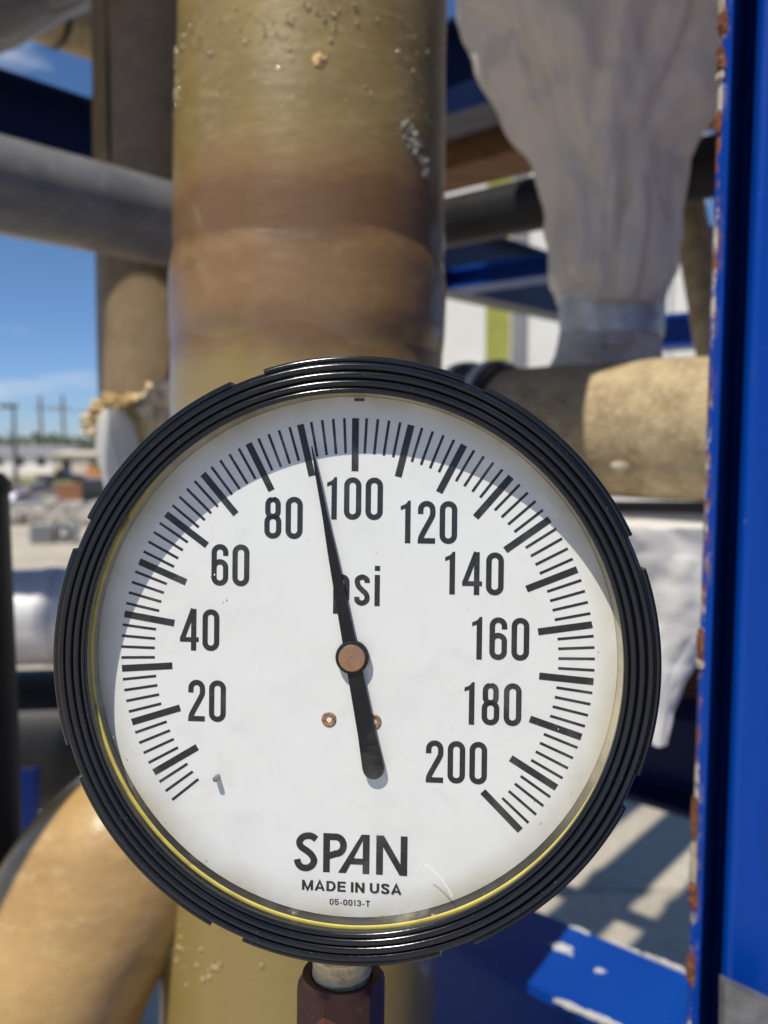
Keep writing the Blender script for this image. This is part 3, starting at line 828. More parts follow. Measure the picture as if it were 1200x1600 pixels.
# wrapped pipe and lagged pipe at the top left corner
V, F = [], []
w0 = at(-260, -150, 1.75)
tw = thing('wrapped_pipe', 'lavender grey plastic wrapped pipe in the top left corner', 'wrapped pipe', w0)
pts = [at(-420, 165, 1.75), at(-120, 72, 1.75), at(40, -2, 1.75), at(180, -80, 1.75), at(330, -160, 1.75)]
tube('plastic_wrap', spline3([p + Vector((0, 0, 0.131)) for p in pts], 10), 0.170, M['poly_lavender'], tw, n=64, wob=0.006, seed=3)
lg = thing('lagged_pipe', 'beige lagged pipe with a seam above the cloud', 'lagged pipe', at(60, 30, 1.5))
q0, q1 = at(20, 18, 2.05), at(330, 120, 2.5)
dq = (q1 - q0).normalized()
tube('lagging', line_pts(q0 - dq * 0.3 + Vector((0, 0, 0.03)), q1 + Vector((0, 0, 0.03)), 12), 0.080, M['frp_rough'], lg, n=48, wob=0.003, seed=8)
for s in (0.11, 0.36, 0.6):
    c = q0 + dq * s + Vector((0, 0, 0.03))
    tube('band', line_pts(c - dq * 0.006, c + dq * 0.006, 3), 0.084, M['dark_steel'], lg, n=48)

# torn end of the brown pipe: foam, rags of tape and a clear bag
fo = thing('torn_insulation', 'lumpy cream foam and torn tape under the brown pipe', 'insulation', at(240, 720, 1.24))
V, F = blob_geo(at(262, 660, 1.19), 0.055, (0.75, 0.8, 1.1), 0.35, 2.2, 5, 2); obj('foam_lump', V, F, M['tape_cream'], fo)
V, F = blob_geo(at(205, 640, 1.20), 0.046, (1.15, 0.9, 0.5), 0.6, 2.6, 5, 7); obj('foam_lump', V, F, M['foam'], fo)
V, F = blob_geo(at(158, 662, 1.20), 0.024, (1.0, 0.9, 0.85), 0.6, 2.6, 4, 11); obj('foam_lump', V, F, M['tape_cream'], fo)
V, F = blob_geo(at(232, 705, 1.25), 0.058, (1.1, 0.9, 1.0), 0.4, 2.6, 4, 13); obj('foam_lump', V, F, M['foam'], fo)
def drape(name, rows, d, depth, mat, parent, folds=7, amp=0.05, seed=0, n=128, m=110, tw=0.0):
    """hanging sheet closed round a core; rows of (pixel row, left, right)"""
    V, F = [], []
    ys = [r[0] for r in rows]
    for i in range(m + 1):
        y = ys[0] + (ys[-1] - ys[0]) * i / m
        k = max(j for j in range(len(rows) - 1) if rows[j][0] <= y + 1e-6)
        f = (y - ys[k]) / (ys[k + 1] - ys[k])
        f = f * f * (3 - 2 * f) * 0.5 + f * 0.5
        l = rows[k][1] + (rows[k + 1][1] - rows[k][1]) * f; r = rows[k][2] + (rows[k + 1][2] - rows[k][2]) * f
        pl, pr = at(l, y, d), at(r, y, d)
        c = (pl + pr) / 2; hw = (pr - pl).length / 2
        for s in range(n):
            q = 2 * math.pi * s / n
            v = Vector((math.cos(q), math.sin(q), 0))
            nz = noise.fractal(Vector((math.cos(q) * 1.6 + seed, math.sin(q) * 1.6, y * 0.006)), 1.0, 2.0, 4)
            crease = abs(noise.noise(Vector((math.cos(q) * folds * 0.42 + seed, math.sin(q) * folds * 0.42, y * 0.0035 + seed)))) 
            rr = 1 + amp * nz - amp * 1.8 * (0.5 - min(0.5, crease * 1.6))
            rr = min(rr, 1.06)
            V.append(c + Vector((v.x * hw * rr, v.y * depth * rr * (0.6 + 0.4 * hw / 0.08), 0)))
    for i in range(m):
        for s in range(n): F.append((i * n + s, i * n + (s + 1) % n, (i + 1) * n + (s + 1) % n, (i + 1) * n + s))
    F.append(tuple(range(n))); F.append(tuple(range(m * n, (m + 1) * n)))
    return obj(name, V, F, mat, parent, angle=80)
M['bag_clear'] = polythene('clear_bag', (0.80, 0.80, 0.79), 0.5, 0.15, 1.8)
bag = thing('plastic_bag', 'crumpled clear plastic bag hanging from the torn brown pipe', 'plastic bag', at(180, 770, 1.16))
drape('bag_film', [(640, 160, 205), (660, 152, 212), (700, 150, 222), (740, 160, 226), (800, 172, 224)], 1.16, 0.030, M['bag_clear'], bag, 11, 0.28, 4, 96, 60)

# silver jacketed pipe and what lies under it
jp = thing('jacketed_pipe', 'shiny silver metal jacketed pipe beyond the left edge of the gauge', 'jacketed pipe', at(-200, 985, 1.5))
j0, j1 = at(-500, 985, 1.47), at(560, 945, 1.6)
dj = (j1 - j0).normalized()
tube('jacket', line_pts(j0, j1, 14), 0.088, M['alu'], jp, n=72)
for px in (-120, 62, 240):
    f = (px + 500) / 1060
    c = j0.lerp(j1, f)
    tube('joint_band', line_pts(c - dj * 0.012, c + dj * 0.012, 3), 0.0905, M['alu'], jp, n=72)
kp = thing('dark_pipe', 'unlit dark painted pipe slung below the silver jacketed pipe', 'pipe', at(-200, 1130, 1.6))
tube('pipe_wall', line_pts(at(-500, 1178, 1.55), at(560, 1133, 1.7), 10), 0.134, M['dark_steel'], kp, n=64)
V, F = prism([(-0.011, -0.011), (0.011, -0.011), (0.011, 0.011), (-0.011, 0.011)], at(44, 1200, 1.05), at(38, 1700, 1.0), up=(0, 1, 0))
br = thing('steel_brace', 'short bright blue steel upright seen between post and elbow', 'steel brace', at(40, 1600, 1.05))
obj('bar', V, F, M['blue'], br, smooth=False)

# dark upright at the left edge
lpz = thing('grey_post', 'dark grey round post at the far left edge', 'post', Vector((at(-30, 690, 0.62).x, 0.62, 0)))
xx = at(12 - 62, 800, 0.62)
tube('post_tube', line_pts((xx.x, 0.615, 0.0), (xx.x, 0.615, H - 0.04), 6), 0.030, M['dark_steel'], lpz, n=48)
tube('post_cap', line_pts((xx.x, 0.615, H - 0.04), (xx.x, 0.615, H - 0.025), 3), [0.032, 0.032, 0.026], M['dark_steel'], lpz, n=48)

# unseen decks added overhead to shade the left pipe and the shroud
for (xa, xb, lab) in ((-2.6, -0.42, 'unseen steel deck added to shade the brown upright pipe'), (0.62, 2.6, 'unseen steel deck added to cut skylight on the polythene shroud')):
    wk = thing('shade_deck', lab, 'shade_deck', ((xa + xb) / 2, 1.4, H + 1.07))
    V, F = box_geo(((xa + xb) / 2, 1.40, H + 1.10), (xb - xa, 0.98, 0.02), 0, 0.003); obj('floor_plate', V, F, M['dark_steel'], wk, smooth=False)
    for y in (0.95, 1.84):
        V, F = prism(ibeam(0.07, 0.14, 0.007, 0.006), (xa, y, H + 1.09), (xb, y, H + 1.09)); obj('joist', V, F, M['blue'], wk, smooth=False)
    for k in range(4):
        x = xa + 0.1 + (xb - xa - 0.2) * k / 3
        V, F = prism(ibeam(0.05, 0.10, 0.006, 0.005), (x, 0.99, H + 1.085), (x, 1.80, H + 1.085)); obj('cross_bar', V, F, M['blue'], wk, smooth=False)
tr_ = thing('shade_panel', 'unseen pale panel added to keep sun off the polythene shroud', 'sun_shield', (0.30, 0.75, H + 0.62))  # added out of view: blocks sun on the shroud, pale underside bounces light
V, F = box_geo((0.33, 0.775, H + 0.62), (0.62, 0.35, 0.012), 0, 0.002); obj('panel_floor', V, F, M['alu'], tr_, smooth=False)
for (cx_, cy_, sx_, sy_) in ((0.33, 0.5965, 0.62, 0.006), (0.33, 0.9535, 0.62, 0.006), (0.0165, 0.775, 0.006, 0.35), (0.6435, 0.775, 0.006, 0.35)):
    V, F = box_geo((cx_, cy_, H + 0.645), (sx_, sy_, 0.06)); obj('panel_side', V, F, M['alu'], tr_, smooth=False)
op = thing('grey_post', 'unseen post added left of the gauge to shade the elbow', 'post', (-0.480, 0.215, 0))  # added out of view to cast the band of shade on the elbow
tube('post_tube', line_pts((-0.480, 0.215, 0.0), (-0.480, 0.215, H + 0.9), 6), 0.030, M['dark_steel'], op, n=32)

# unseen blue box added to cut sky fill on the upright pipe's right
sw = thing('fill_blocker', 'unseen tall blue box added right of the blue post to block skylight', 'cabinet', (0.95, 0.35, 0))
V, F = box_geo((0.95, 0.25, (H + 1.5) / 2), (0.6, 1.5, H + 1.5), 0, 0.01); obj('shell', V, F, M['blue'], sw, smooth=False)
V, F = box_geo((0.645, 0.25, (H + 1.5) / 2), (0.02, 1.4, H + 1.2), 0, 0.004); d_ = obj('door', V, F, M['blue'], sw, smooth=False)
V, F = box_geo((0.62, -0.3, H), (0.05, 0.03, 0.14), 0, 0.006); obj('handle', V, F, M['dark_steel'], d_, smooth=False)
# unseen pipes added overhead; they throw the stripes of shade on the deck
for off, r_, lab in ((0.0, 0.135, 'unseen pipe added overhead to stripe the deck, middle one of three'), (0.39, 0.13, 'unseen pipe added overhead to stripe the deck, nearest of three'), (-0.40, 0.12, 'unseen pipe added overhead to stripe the deck, farthest of three')):
    c = Vector((-0.268, 2.09, 4.4)) + Vector((HD.y, -HD.x, 0)) * off
    rp = thing('fibreglass_pipe', lab, 'pipe', c)
    tube('pipe_wall', line_pts(c - HD * 2.2, c + HD * 3.0, 10), r_, M['frp_dull'], rp, n=40)
    tube('coupling', line_pts(c - HD * 0.1, c + HD * 0.05, 4), [r_ * 1.02, r_ * 1.12, r_ * 1.12, r_ * 1.02], M['black'], rp, n=40)

# ------------------------------------------------------------------ right side
# horizontal fibreglass pipe with its rubber coupling
RC = at(1090, 671, 0.80)
r0, r1 = RC + CD * 0.5, RC - CD * 0.256
hp = thing('fibreglass_pipe', 'rough tan horizontal fibreglass pipe half in shade, coming out behind the gauge', 'pipe', RC)
tube('pipe_wall', line_pts(r1, r0, 40), 0.0691, M['frp_rough'], hp, n=96, wob=0.0022, seed=12)
cpl = tube('rubber_coupling', line_pts(r1 - CD * 0.03, r1 + CD * 0.045, 8), [0.0718, 0.0762, 0.079, 0.0767, 0.0767, 0.079, 0.0778, 0.073], M['black'], hp, n=72)
for s in (-0.012, 0.028):
    tube('clamp_band', line_pts(r1 + CD * (s - 0.005), r1 + CD * (s + 0.005), 3), 0.080, M['alu'], cpl, n=72)
V, F = blob_geo(RC - CD * 0.06 + Vector((-0.033, -0.057, -0.035)), 0.006, (1.4, 0.6, 0.8), 0.4, 2, 3, 2)
obj('resin_drip', V, F, M['primer'], hp)
# smaller grey line and white wrapped bundle under it
s0, s1 = at(800, 805, 0.95), at(1300, 808, 0.86)
gl2 = thing('conduit', 'thin dark grey conduit under the tan horizontal pipe', 'conduit', s0)
tube('conduit_wall', line_pts(s0, s1, 8), 0.0165, M['grey_pvc'], gl2, n=40)
wbag = thing('wrapped_valve', 'sunlit white plastic bundle taped to a point between gauge and blue post', 'wrapped valve', at(1010, 1140, 0.80))
drape('plastic_sheet', [(812, 860, 1215), (850, 905, 1215), (900, 930, 1190), (960, 950, 1150), (1020, 965, 1085), (1060, 975, 1060), (1100, 985, 1042), (1140, 990, 1030)], 0.80, 0.07, M['poly_white'], wbag, 3, 0.10, 8)
c = at(1010, 1128, 0.80)
tube('tape_band', line_pts(c - Vector((0, 0, 0.012)), c + Vector((0, 0, 0.012)), 3), 0.0188, M['duct'], wbag, n=40)
c0 = at(1040, 1240, 1.25)
rb = thing('rusty_bracket', 'brown rusted steel bracket behind the white plastic bundle', 'bracket', c0)
V, F = box_geo(at(1075, 1050, 1.22), (0.085, 0.03, 0.17), 0.3, 0.004); obj('plate', V, F, M['rust'], rb, smooth=False)
V, F = box_geo(at(1060, 1128, 1.2), (0.11, 0.06, 0.015), 0.3, 0.003); obj('foot_plate', V, F, M['rust'], rb, smooth=False)

# polythene wrapped riser
ris = thing('wrapped_riser', 'grey polythene shroud hanging round a riser above the tan horizontal pipe', 'wrapped riser', at(955, 575, 1.01))
drape('plastic_sheet', [(-260, 640, 1230), (-120, 670, 1220), (0, 705, 1178), (95, 752, 1160), (170, 790, 1120), (265, 836, 1062), (330, 853, 1056), (430, 852, 1054), (462, 866, 1044), (486, 878, 1034)], 1.02, 0.10, M['poly'], ris, 5, 0.14, 21, 160, 150)
drape('tape_band', [(462, 874, 1036), (475, 875, 1035), (510, 876, 1034), (528, 878, 1032)], 1.01, 0.077, M['duct'], ris, 3, 0.02, 2, 96, 20)
drape('plastic_skirt', [(505, 884, 1026), (530, 872, 1028), (552, 868, 1030), (575, 858, 1034), (620, 860, 1030)], 1.01, 0.073, M['poly'], ris, 14, 0.10, 31, 128, 60)
V, F = [], []
for i in range(7):                                                # gathers bunched below the tape
    y = 521 + i * 7.5 + random.uniform(-2, 2)
    xa, xb = 884 + random.uniform(0, 25), 1008 - random.uniform(0, 40)
    pts = [at(xa + (xb - xa) * k / 7, y + random.uniform(-3.5, 3.5) + 6 * math.sin(k * 0.55 + i), 0.938 + 0.006 * abs(k - 3.5) ** 1.5 / 6) for k in range(8)]
    rs_ = []
    sp_ = spline3(pts, 4)
    v, f = tube_geo(sp_, [0.0006 + 0.0030 * math.sin(math.pi * q / (len(sp_) - 1)) ** 0.7 for q in range(len(sp_))], 10); o = len(V); V += v; F += [tuple(q + o for q in g) for g in f]
obj('gather_folds', V, F, M['poly'], ris)

# beams behind on the right
def cross_beam(px, py, d, h, b, mat, s0, s1, label, tf=0.009, tw=0.007):
    c = at(px, py, d)
    t_ = thing('steel_beam', label, 'steel beam', c + CD * s0)
    V, F = prism(ibeam(b, h, tf, tw, 0.003), c + CD * s0, c + CD * s1)
    obj('beam_section', V, F, mat, t_, smooth=False)
    return t_, c
cross_beam(740, 40, 1.5, 0.165, 0.10, M['blue_shaded'], -0.7, 1.4, 'blue steel beam high beside the pipe, partly behind the polythene shroud')
c = at(760, 250, 1.75)
pb = thing('timber_plank', 'brown timber plank lying under the upper blue beam', 'plank', c)
V, F = box_geo((0, 0, -0.02), (1.6, 0.14, 0.085), 0, 0.004)
Mx = Matrix.Translation(at(780, 215, 1.7)) @ Matrix.Rotation(math.atan2(CD.y, CD.x), 4, 'Z')
a = Mat('plank_wood', (0.24, 0.12, 0.045), 0.8); a.vary(6, (0.14, 0.065, 0.025), 0.4, 0.68, (0.3, 4, 4)); M['plank'] = a.m
obj('board', [Mx @ v for v in V], F, M['plank'], pb, smooth=False)
c = at(840, 318, 1.35)
dp = thing('black_pipe', 'thick black pipe crossing behind the polythene shroud', 'pipe', c)
tube('pipe_wall', line_pts(c - CD * 0.55, c + CD * 1.0, 10), 0.042, M['dark_steel'], dp, n=56)
cross_beam(815, 408, 2.35, 0.06, 0.10, M['blue'], -0.9, 1.3, 'small blue steel beam crossing behind the taped shroud')
cross_beam(1075, 492, 1.9, 0.075, 0.09, M['blue'], -0.10, 0.9, 'blue steel beam glimpsed between shroud and post')
tp = thing('tan_pipe', 'sloping tan pipe between the shroud and the blue post', 'pipe', at(1100, 560, 1.3))
tube('pipe_wall', line_pts(at(1052, 190, 1.45), at(1128, 620, 1.25), 10), 0.027, M['frp_rough'], tp, n=40)

# white building with yellow green column beyond
B0 = 21.0
bld = thing('white_building', 'white clad industrial building far behind the beams', 'building', (4.0, B0, YZ))
for i in range(14):
    x0 = -1.6 + i * 0.62
    V, F = prism([(0, 0), (0.16, 0.0), (0.20, -0.05), (0.52, -0.05), (0.56, 0.0), (0.618, 0.0), (0.618, 0.06), (0, 0.06)], (x0, B0, YZ), (x0, B0, YZ + 13.5), up=(0, -1, 0))
    obj('cladding_panel', V, F, M['siding'], bld, smooth=False)
V, F = box_geo((3.2, B0 + 3.2, YZ + 6.7), (9.5, 6.2, 13.4)); obj('wall', V, F, M['siding'], bld, smooth=False)
V, F = box_geo((3.3, B0 - 0.16, YZ + 6.5), (0.30, 0.16, 13.0), 0, 0.02); obj('downpipe', V, F, M['roof'], bld, smooth=False)
V, F = box_geo((3.2, B0 + 3.0, YZ + 13.65), (10, 7, 0.3)); obj('roof', V, F, M['roof'], bld, smooth=False)
col_ = thing('steel_column', 'yellow green painted column in front of the white building', 'column', (2.42, 18.2, YZ))
V, F = prism(ibeam(0.46, 0.46, 0.04, 0.04), (2.42, 18.2, YZ), (2.42, 18.2, YZ + 13.0), up=(0, 1, 0)); obj('column_shaft', V, F, M['ygreen'], col_, smooth=False)
V, F = box_geo((2.42, 18.0, YZ + 0.03), (0.8, 0.8, 0.06)); obj('base_plate', V, F, M['ygreen'], col_, smooth=False)

# blue post on the right, open slot down its near face
px0 = at(1108, 690, 0.42)
post = thing('steel_post', 'bright blue painted steel post with rusting edge at the right', 'steel post', (px0.x + 0.05, px0.y, 0))
rc = [(0.0195 + 0.004 * (1 - math.cos(R(q))), 0.004 * (1 - math.sin(R(q)))) for q in range(0, 91, 15)]
prof = [(0, 0.0006), (0.0006, 0), (0.0046, 0), (0.0052, 0.0006), (0.0052, 0.006), (0.007, 0.008), (0.034, 0.054), (0.114, 0.054), (0.114, 0.006), (0.0245, 0.006), (0.0195, 0.0075)] + rc + [(0.12, 0), (0.12, 0.06), (0.03, 0.06), (0.0008, 0.0055), (0, 0.004)]
V, F = [], []
NZ = 120; n = len(prof)
for i in range(NZ + 1):
    z = (H + 1.3) * i / NZ
    for (u, v) in prof: V.append((px0.x + u, px0.y + v, z))
for i in range(NZ):
    for k in range(n): F.append((i * n + k, i * n + (k + 1) % n, (i + 1) * n + (k + 1) % n, (i + 1) * n + k))
a = Mat('blue_post_paint', (0.0, 0.045, 0.32), 0.4, 0, 0.28)
a.vary(7, (0.0, 0.06, 0.38), 0.4, 0.7, (1, 1, 0.25), 0.7); a.vary(30, (0.003, 0.032, 0.19), 0.5, 0.75, (3, 3, 0.12), 0.6)
a.vary(260, (0.02, 0.05, 0.15), 0.62, 0.75, (1, 1, 0.6), 0.5); a.vary(520, (0.3, 0.36, 0.42), 0.735, 0.755, (1, 1, 1), 0.7, 2)
X0 = -0.05                                                         # the post's left edge in its own coordinates
edge = a.axis('X', X0 + 0.0042, X0 + 0.0006)
zone = a.ramp(a.noise(5.5, 3, 0.6, (0.1, 0.1, 1)), 0.46, 0.56)             # the coat fails in stretches along the edge
a.over(a.mul(a.mul(edge, zone), a.ramp(a.noise(120, 6, 0.7, (1, 1, 0.7)), 0.52, 0.60)), (0.42, 0.34, 0.22))
a.over(a.mul(a.mul(edge, zone), a.ramp(a.noise(95, 6, 0.7, (1, 1, 0.6), 0.5, (3, 1, 7)), 0.48, 0.57)), (0.20, 0.075, 0.03))
edge2 = a.axis('X', X0 + 0.0016, X0 + 0.0002)
a.over(a.mul(edge2, a.ramp(a.noise(60, 5, 0.7, (1, 1, 0.6), 0, (9, 2, 1)), 0.50, 0.57)), (0.24, 0.09, 0.035))
a.over(a.mul(a.axis('X', X0 + 0.0012, X0 + 0.0002), a.ramp(a.noise(45, 5, 0.7, (1, 1, 0.7), 0, (2, 7, 5)), 0.52, 0.57)), (0.55, 0.50, 0.42))
a.bump(a.noise(120, 4), 0.2, 0.0006); a.bump(a.noise(12, 3, 0.5, (1, 1, 0.3)), 0.3, 0.003); a.roughvar(a.noise(18, 4, 0.6, (1, 1, 0.3)), 0.26, 0.55)
obj('channel', V, F, a.m, post, angle=25)
# rust scabs and bare chips along the edge
def scab(name, z, h, w, mat, thick=0.0012, seed=0, x0=-0.0010):
    n = 22; out = []
    for k in range(n):
        q = 2 * math.pi * k / n
        j = 1 + 0.7 * noise.noise(Vector((math.cos(q) * 2.6 + seed * 7.3, math.sin(q) * 2.6, seed)))
        sq = lambda v: math.copysign(abs(v) ** 0.85, v)
        out.append((x0 + w / 2 + sq(math.cos(q)) * w / 2 * j, sq(math.sin(q)) * h / 2 * j))
    V = [(px0.x + x, px0.y - thick, z + y) for x, y in out] + [(px0.x + x * 1.0 - 0.0004 * (x < w / 2), px0.y + 0.004 * (x < w * 0.4) + 0.0002, z + y) for x, y in out]
    F = [tuple(range(n)), tuple(range(2 * n - 1, n - 1, -1))] + [(i, (i + 1) % n, n + (i + 1) % n, n + i) for i in range(n)]
    return obj(name, V, F, mat, post, smooth=False)
zp = lambda py: at(1110, py, 0.42).z
for i, (py, hh, w, kind) in enumerate(((20, 44, 2.6, 'p'), (58, 34, 5.4, 'r'), (112, 30, 3.2, 'r'), (122, 14, 5.0, 'r'), (138, 12, 3.6, 'p'), (205, 26, 3.0, 'r'), (1012, 40, 3.2, 'r'), (1046, 12, 4.0, 'p'), (1300, 60, 2.8, 'r'), (1385, 70, 3.0, 'p'), (1440, 40, 5.4, 'r'), (1566, 46, 5.2, 'r'))):
    scab('rust_scab' if kind == 'r' else 'paint_chip', zp(py), hh / FPX * 0.42, w * mm * 0.55, M['rust'] if kind == 'r' else M['primer'], 0.0006 + 0.0001 * (i % 5), i)
V = [at(1133, 1536, 0.4135), at(1262, 1596, 0.4135), at(1262, 1760, 0.4135), at(1131, 1760, 0.4135)]
V2 = [v + Vector((0, 0.007, 0)) for v in V]
a = Mat('bare_steel', (0.27, 0.27, 0.265), 0.45, 0.55); a.vary(90, (0.18, 0.175, 0.165), 0.4, 0.7); a.bump(a.noise(400, 4), 0.4, 0.0005)
obj('steel_bracket', V + V2, [(0, 1, 2, 3), (7, 6, 5, 4), (0, 4, 5, 1), (1, 5, 6, 2), (2, 6, 7, 3), (3, 7, 4, 0)], a.m, post, smooth=False)

# low blue beam at bottom right, and the one behind it
lb_c = at(950, 1470, 0.0) if False else None
drop = 0.45
def on_level(px, py, dz):
    """point on the horizontal plane dz below the eye seen at the pixel"""
    v = at(px, py, 1.0) - Vector((0, 0, H))
    k = -dz / v.z
    return Vector((0, 0, H)) + v * k
e0 = on_level(950, 1471, drop)
CN = Vector((-CD.y, CD.x, 0))                                      # across the beam, away from the camera
if CN.y < 0: CN = -CN
near = on_level(905, 1576, drop)
bw = (e0 - near).dot(CN)
lbm = thing('steel_beam', 'scuffed blue steel beam crossing low at the bottom right in sun and shade', 'steel beam', e0 - CD * 0.42)
ctr = e0 - CN * bw / 2
V, F = prism(ibeam(bw, 0.20, 0.009, 0.008, 0.003), ctr - CD * 0.42, ctr + CD * 0.8, segs=1)
obj('beam_section', V, F, M['blue'], lbm, smooth=False)
def flake(name, c, lx, ly, seed, mat):
    n = 34; o = []
    for k in range(n):
        q = 2 * math.pi * k / n
        j = 0.8 + 0.9 * noise.fractal(Vector((math.cos(q) * 2.6 + seed * 5, math.sin(q) * 2.6, seed)), 1.0, 2.0, 3)
        o.append(c + CD * (math.cos(q) * lx * j) + CN * (math.sin(q) * ly * j))
    V = [p + Vector((0, 0, 0.0012)) for p in o] + [p + Vector((0, 0, -0.002)) for p in o]
    F = [tuple(range(n)), tuple(range(2 * n - 1, n - 1, -1))] + [(i, (i + 1) % n, n + (i + 1) % n, n + i) for i in range(n)]
    obj(name, V, F, mat, lbm, smooth=False)
a = Mat('bare_chip', (0.58, 0.58, 0.57), 0.7); a.vary(300, (0.3, 0.3, 0.32), 0.5, 0.7); M['chip'] = a.m
for i, (px, py, lx, ly) in enumerate(((873, 1483, .012, .004), (884, 1480, .008, .003), (937, 1518, .004, .0035), (909, 1455, .010, .0022), (985, 1484, .011, .0018), (1020, 1497, .009, .002), (1046, 1507, .016, .0026), (960, 1474, .007, .0014), (885, 1570, .012, .0014), (915, 1582, .022, .0016), (955, 1597, .014, .0014))):
    flake('paint_chip', on_level(px, py, drop), lx, ly, i, M['chip'])
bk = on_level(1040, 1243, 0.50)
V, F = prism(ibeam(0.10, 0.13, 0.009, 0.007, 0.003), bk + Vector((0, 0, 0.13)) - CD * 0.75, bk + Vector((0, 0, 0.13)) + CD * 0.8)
bb = thing('steel_beam', 'shade-coloured blue steel beam above the concrete between gauge and post', 'steel beam', bk - CD * 0.75)
obj('beam_section', V, F, M['blue_shaded'], bb, smooth=False)

# ------------------------------------------------------------------ the yard far below
def on_yard(px, py): return on_level(px, py, 5.2)
def car(label, cat, loc, yaw, paint, L_=4.5, Wd=1.8, Ht=1.45, kind='car', group='vehicles parked in the yard'):
    t_ = thing('parked_car' if kind == 'car' else 'pickup_truck', label, cat, loc, group)
    t_.rotation_euler = (0, 0, yaw)
    if kind == 'car':
        side = [(-.5, .22), (-.5, .55), (-.44, .62), (-.30, .66), (-.2, .97), (.08, 1.0), (.24, .70), (.44, .60), (.5, .48), (.5, .22)]
        glass = [(-.27, .68), (-.185, .93), (.07, .95), (.2, .70)]
    else:
        side = [(-.5, .28), (-.5, .60), (-.12, .60), (-.10, .97), (.10, 1.0), (.20, .64), (.46, .58), (.5, .45), (.5, .28)]
        glass = [(-.085, .65), (-.075, .92), (.09, .94), (.165, .66)]
    def ext(pr, w):
        n = len(pr)
        V = [(x * L_, -w, z * Ht) for x, z in pr] + [(x * L_, w, z * Ht) for x, z in pr]
        return V, [tuple(range(n)), tuple(range(2 * n - 1, n - 1, -1))] + [(i, n + i, n + (i + 1) % n, (i + 1) % n) for i in range(n)]
    obj('body', *ext(side, Wd / 2), paint, t_, local=True, smooth=False)
    obj('window', *ext(glass, Wd / 2 + 0.01), M['carglass'], t_, local=True, smooth=False)
    for sx in (-.31, .31):
        for sy in (-1, 1):
            V, F = tube_geo([(sx * L_, sy * Wd * 0.38, .33), (sx * L_, sy * (Wd / 2 + .01), .33)], .33, 20)
            obj('wheel', V, F, M['tyre'], t_, local=True)
    return t_
car('black pickup truck parked before the cream building', 'pickup truck', on_yard(98, 757), R(8), M['car_black'], 5.4, 1.95, 1.8, 'pickup')
car('red car parked at the foot of the lamp post', 'car', on_yard(16, 786), R(20), M['car_red'], 3.6, 1.8, 1.5)
car('white car with sun glaring on it beside the red car', 'car', on_yard(26, 800), R(70), M['car_white'], 3.9, 1.7, 1.45)
car('grey car parked beyond the debris heap', 'car', on_yard(68, 782), R(25), M['car_grey'], 4.3, 1.8, 1.5)

# buildings
def hall(name, label, x0p, x1p, ybase, depth, hgt, wall, roof, rise, n_win=0):
    a, b = on_yard(x0p, ybase), on_yard(x1p, ybase)
    t_ = thing(name, label, 'building', (a + b) / 2)
    w = b.x - a.x
    V, F = box_geo(((a.x + b.x) / 2, a.y + depth / 2, YZ + hgt / 2), (w, depth, hgt)); obj('wall', V, F, wall, t_, smooth=False)
    x0, x1, y0, y1 = a.x - .4, b.x + .4, a.y - .5, a.y + depth + .5
    V = [(x0, y0, YZ + hgt), (x1, y0, YZ + hgt), (x1, y1, YZ + hgt), (x0, y1, YZ + hgt), (x0, (y0 + y1) / 2, YZ + hgt + rise), (x1, (y0 + y1) / 2, YZ + hgt + rise)]
    obj('roof', V, [(0, 1, 5, 4), (2, 3, 4, 5), (1, 2, 5), (3, 0, 4), (3, 2, 1, 0)], roof, t_, smooth=False)
    for i in range(n_win):
        cx_ = a.x + w * (i + .5) / n_win
        V, F = box_geo((cx_, a.y - .03, YZ + 1.7), (1.3, .1, 1.3)); obj('window', V, F, M['carglass'], t_, smooth=False)
    return t_
hall('warehouse', 'long pale shed with grey roof beyond the lamp post', -120, 82, 738, 26, 2.6, M['siding'], M['roof'], 1.5, 6)
hall('warehouse', 'low cream building left of the hanging plastic bag', 82, 260, 744, 14, 3.0, M['cream'], M['cream'], 0.5, 4)
# lamp post
lb = on_yard(26, 765)
lamp = thing('street_lamp', 'tall dark lamp post with box head in the yard', 'street lamp', lb)
dl = lb.y
hz = H + (690 - 640) / FPX * dl
tube('pole', [lb, lb + Vector((0, 0, 4)), Vector((lb.x, lb.y, hz))], [0.26, 0.2, 0.14], M['pole'], lamp, n=16)
V, F = box_geo((lb.x - 0.5, lb.y, hz + 0.1), (1.8, 0.5, 0.42), 0, 0.08); obj('lamp_head', V, F, M['pole'], lamp, smooth=False)
V, F = box_geo((lb.x, lb.y, YZ + 0.3), (0.7, 0.7, 0.6), 0, 0.05); obj('footing', V, F, M['concrete'], lamp, smooth=False)
# twin utility poles
ub = on_yard(66, 724); ue = on_yard(101, 724)
ut = thing('utility_pole', 'pair of tall timber power poles joined by a crossarm', 'utility poles', (ub + ue) / 2)
top = H + (690 - 622) / FPX * ub.y; bar = H + (690 - 641) / FPX * ub.y
for p in (ub, ue):
    tube('pole', [p, Vector((p.x, p.y, top))], [0.38, 0.26], M['wood'], ut, n=12)
tube('crossarm', [Vector((ub.x - 1.2, ub.y, bar)), Vector((ue.x + 1.2, ue.y, bar))], 0.16, M['wood'], ut, n=8)
for k in range(3):
    x = ub.x - 1 + (ue.x - ub.x + 2) * k / 2
    tube('wire', [Vector((x + s * 9, ub.y + 30 * s, bar - 0.4 + 0.10 * (s - 2) ** 2 - .4)) for s in range(0, 5)], 0.04, M['pole'], ut, n=6)
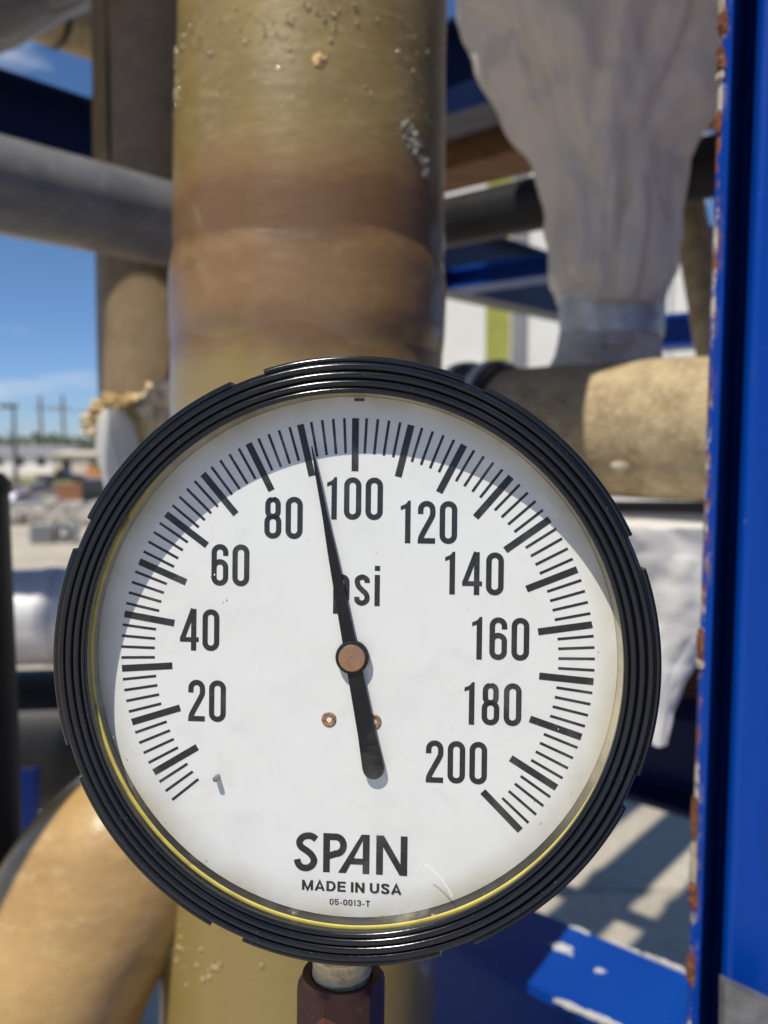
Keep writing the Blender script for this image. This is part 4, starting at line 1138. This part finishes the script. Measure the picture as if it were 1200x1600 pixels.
# far woodland, one mass
V, F = [], []
for i in range(5200):
    y = random.uniform(235, 330); x = random.uniform(-260, 60)
    hmax = 5.6 + 2.4 * noise.noise(Vector((x * 0.045, y * 0.02, 0))) + 1.0 * noise.noise(Vector((x * 0.2, y * 0.1, 3)))
    z = YZ + random.uniform(0.1, 1.0) ** 0.7 * hmax
    s = random.uniform(0.5, 1.2); o = len(V)
    u = Vector((random.gauss(0, 1), random.gauss(0, 1), random.gauss(0, 1))).normalized(); w_ = u.orthogonal().normalized()
    c = Vector((x, y, z))
    V += [c + u * s, c + w_ * s * 0.8, c - u * s * 0.9, c - w_ * s * 0.7]; F.append((o, o + 1, o + 2, o + 3))
tag(obj('treeline', V, F, M['foliage'], smooth=False), kind='stuff')
# containers, stacked goods and cooling units in the yard
def crate(name, label, cat, x0p, x1p, yb, hgt, dep, mat, ribs=6, group=None):
    a, b = on_yard(x0p, yb), on_yard(x1p, yb)
    t_ = thing(name, label, cat, (a + b) / 2, group); w = b.x - a.x
    V, F = box_geo(((a.x + b.x) / 2, a.y + dep / 2, YZ + hgt / 2), (w, dep, hgt)); obj('body', V, F, mat, t_, smooth=False)
    for i in range(ribs):
        V, F = box_geo((a.x + w * (i + .5) / ribs, a.y - .02, YZ + hgt / 2), (w / ribs * .5, .06, hgt * .9)); obj('rib', V, F, mat, t_, smooth=False)
    V, F = box_geo(((a.x + b.x) / 2, a.y + dep / 2, YZ + hgt + .04), (w + .1, dep + .1, .08)); obj('lid', V, F, mat, t_, smooth=False)
crate('shipping_container', 'brick red container behind the debris heap', 'container', 88, 133, 785, 1.4, 2.4, M['brickred'])
crate('shipping_container', 'black container against the rim of the gauge', 'container', 128, 176, 787, 1.9, 2.4, M['car_black'])
crate('shipping_container', 'orange container behind the black one', 'container', 136, 196, 762, 2.2, 3, M['orange'])
M['unit'] = Mat('unit_grey', (0.33, 0.33, 0.30), 0.6).m
ua, ub_ = on_yard(46, 850), on_yard(82, 850)
un = thing('cooling_unit', 'grey louvred cooling unit standing in the yard', 'cooling unit', (ua + ub_) / 2)
w = ub_.x - ua.x
V, F = box_geo(((ua.x + ub_.x) / 2, ua.y + .45, YZ + .5), (w, .9, 1.0), 0, .03); obj('cabinet', V, F, M['unit'], un, smooth=False)
for i in range(7):
    V, F = box_geo(((ua.x + ub_.x) / 2, ua.y - .02, YZ + .16 + i * .12), (w * .9, .07, .06), 0, .008); obj('louvre', V, F, M['roof'], un, smooth=False)
fa = on_yard(105, 848)
fu = thing('fan_unit', 'round grey fan drum beside the louvred unit', 'fan', fa)
tube('drum', [fa + Vector((0, -.3, .55)), fa + Vector((0, .5, .55))], .5, M['unit'], fu, n=32)
tube('grille', [fa + Vector((0, -.34, .55)), fa + Vector((0, -.305, .55))], .36, M['carglass'], fu, n=32)
tube('fan_hub', [fa + Vector((0, -.40, .55)), fa + Vector((0, -.345, .55))], .14, M['siding'], fu, n=24)
V, F = box_geo(fa + Vector((0, .1, .05)), (1.1, .8, .1)); obj('skid', V, F, M['roof'], fu, smooth=False)
V, F = [], []
for i in range(260):
    p = on_yard(random.uniform(5, 190), random.uniform(796, 822))
    s = random.uniform(.12, .5)
    v, f = box_geo(p + Vector((0, 0, s * .4 + random.uniform(0, .5))), (s * 2.2, s * 1.3, s * .6), random.uniform(0, 3)); o = len(V)
    V += v; F += [tuple(q + o for q in g) for g in f]
a = Mat('pale_rubble', (0.5, 0.46, 0.39), 0.9); a.vary(0.8, (0.34, 0.29, 0.23), 0.45, 0.6); a.vary(1.5, (0.62, 0.6, 0.56), 0.5, 0.65)
tag(obj('rubble_heap', V, F, a.m, smooth=False), 'pale heap of rubble and scrap in the yard', None, None, 'stuff')
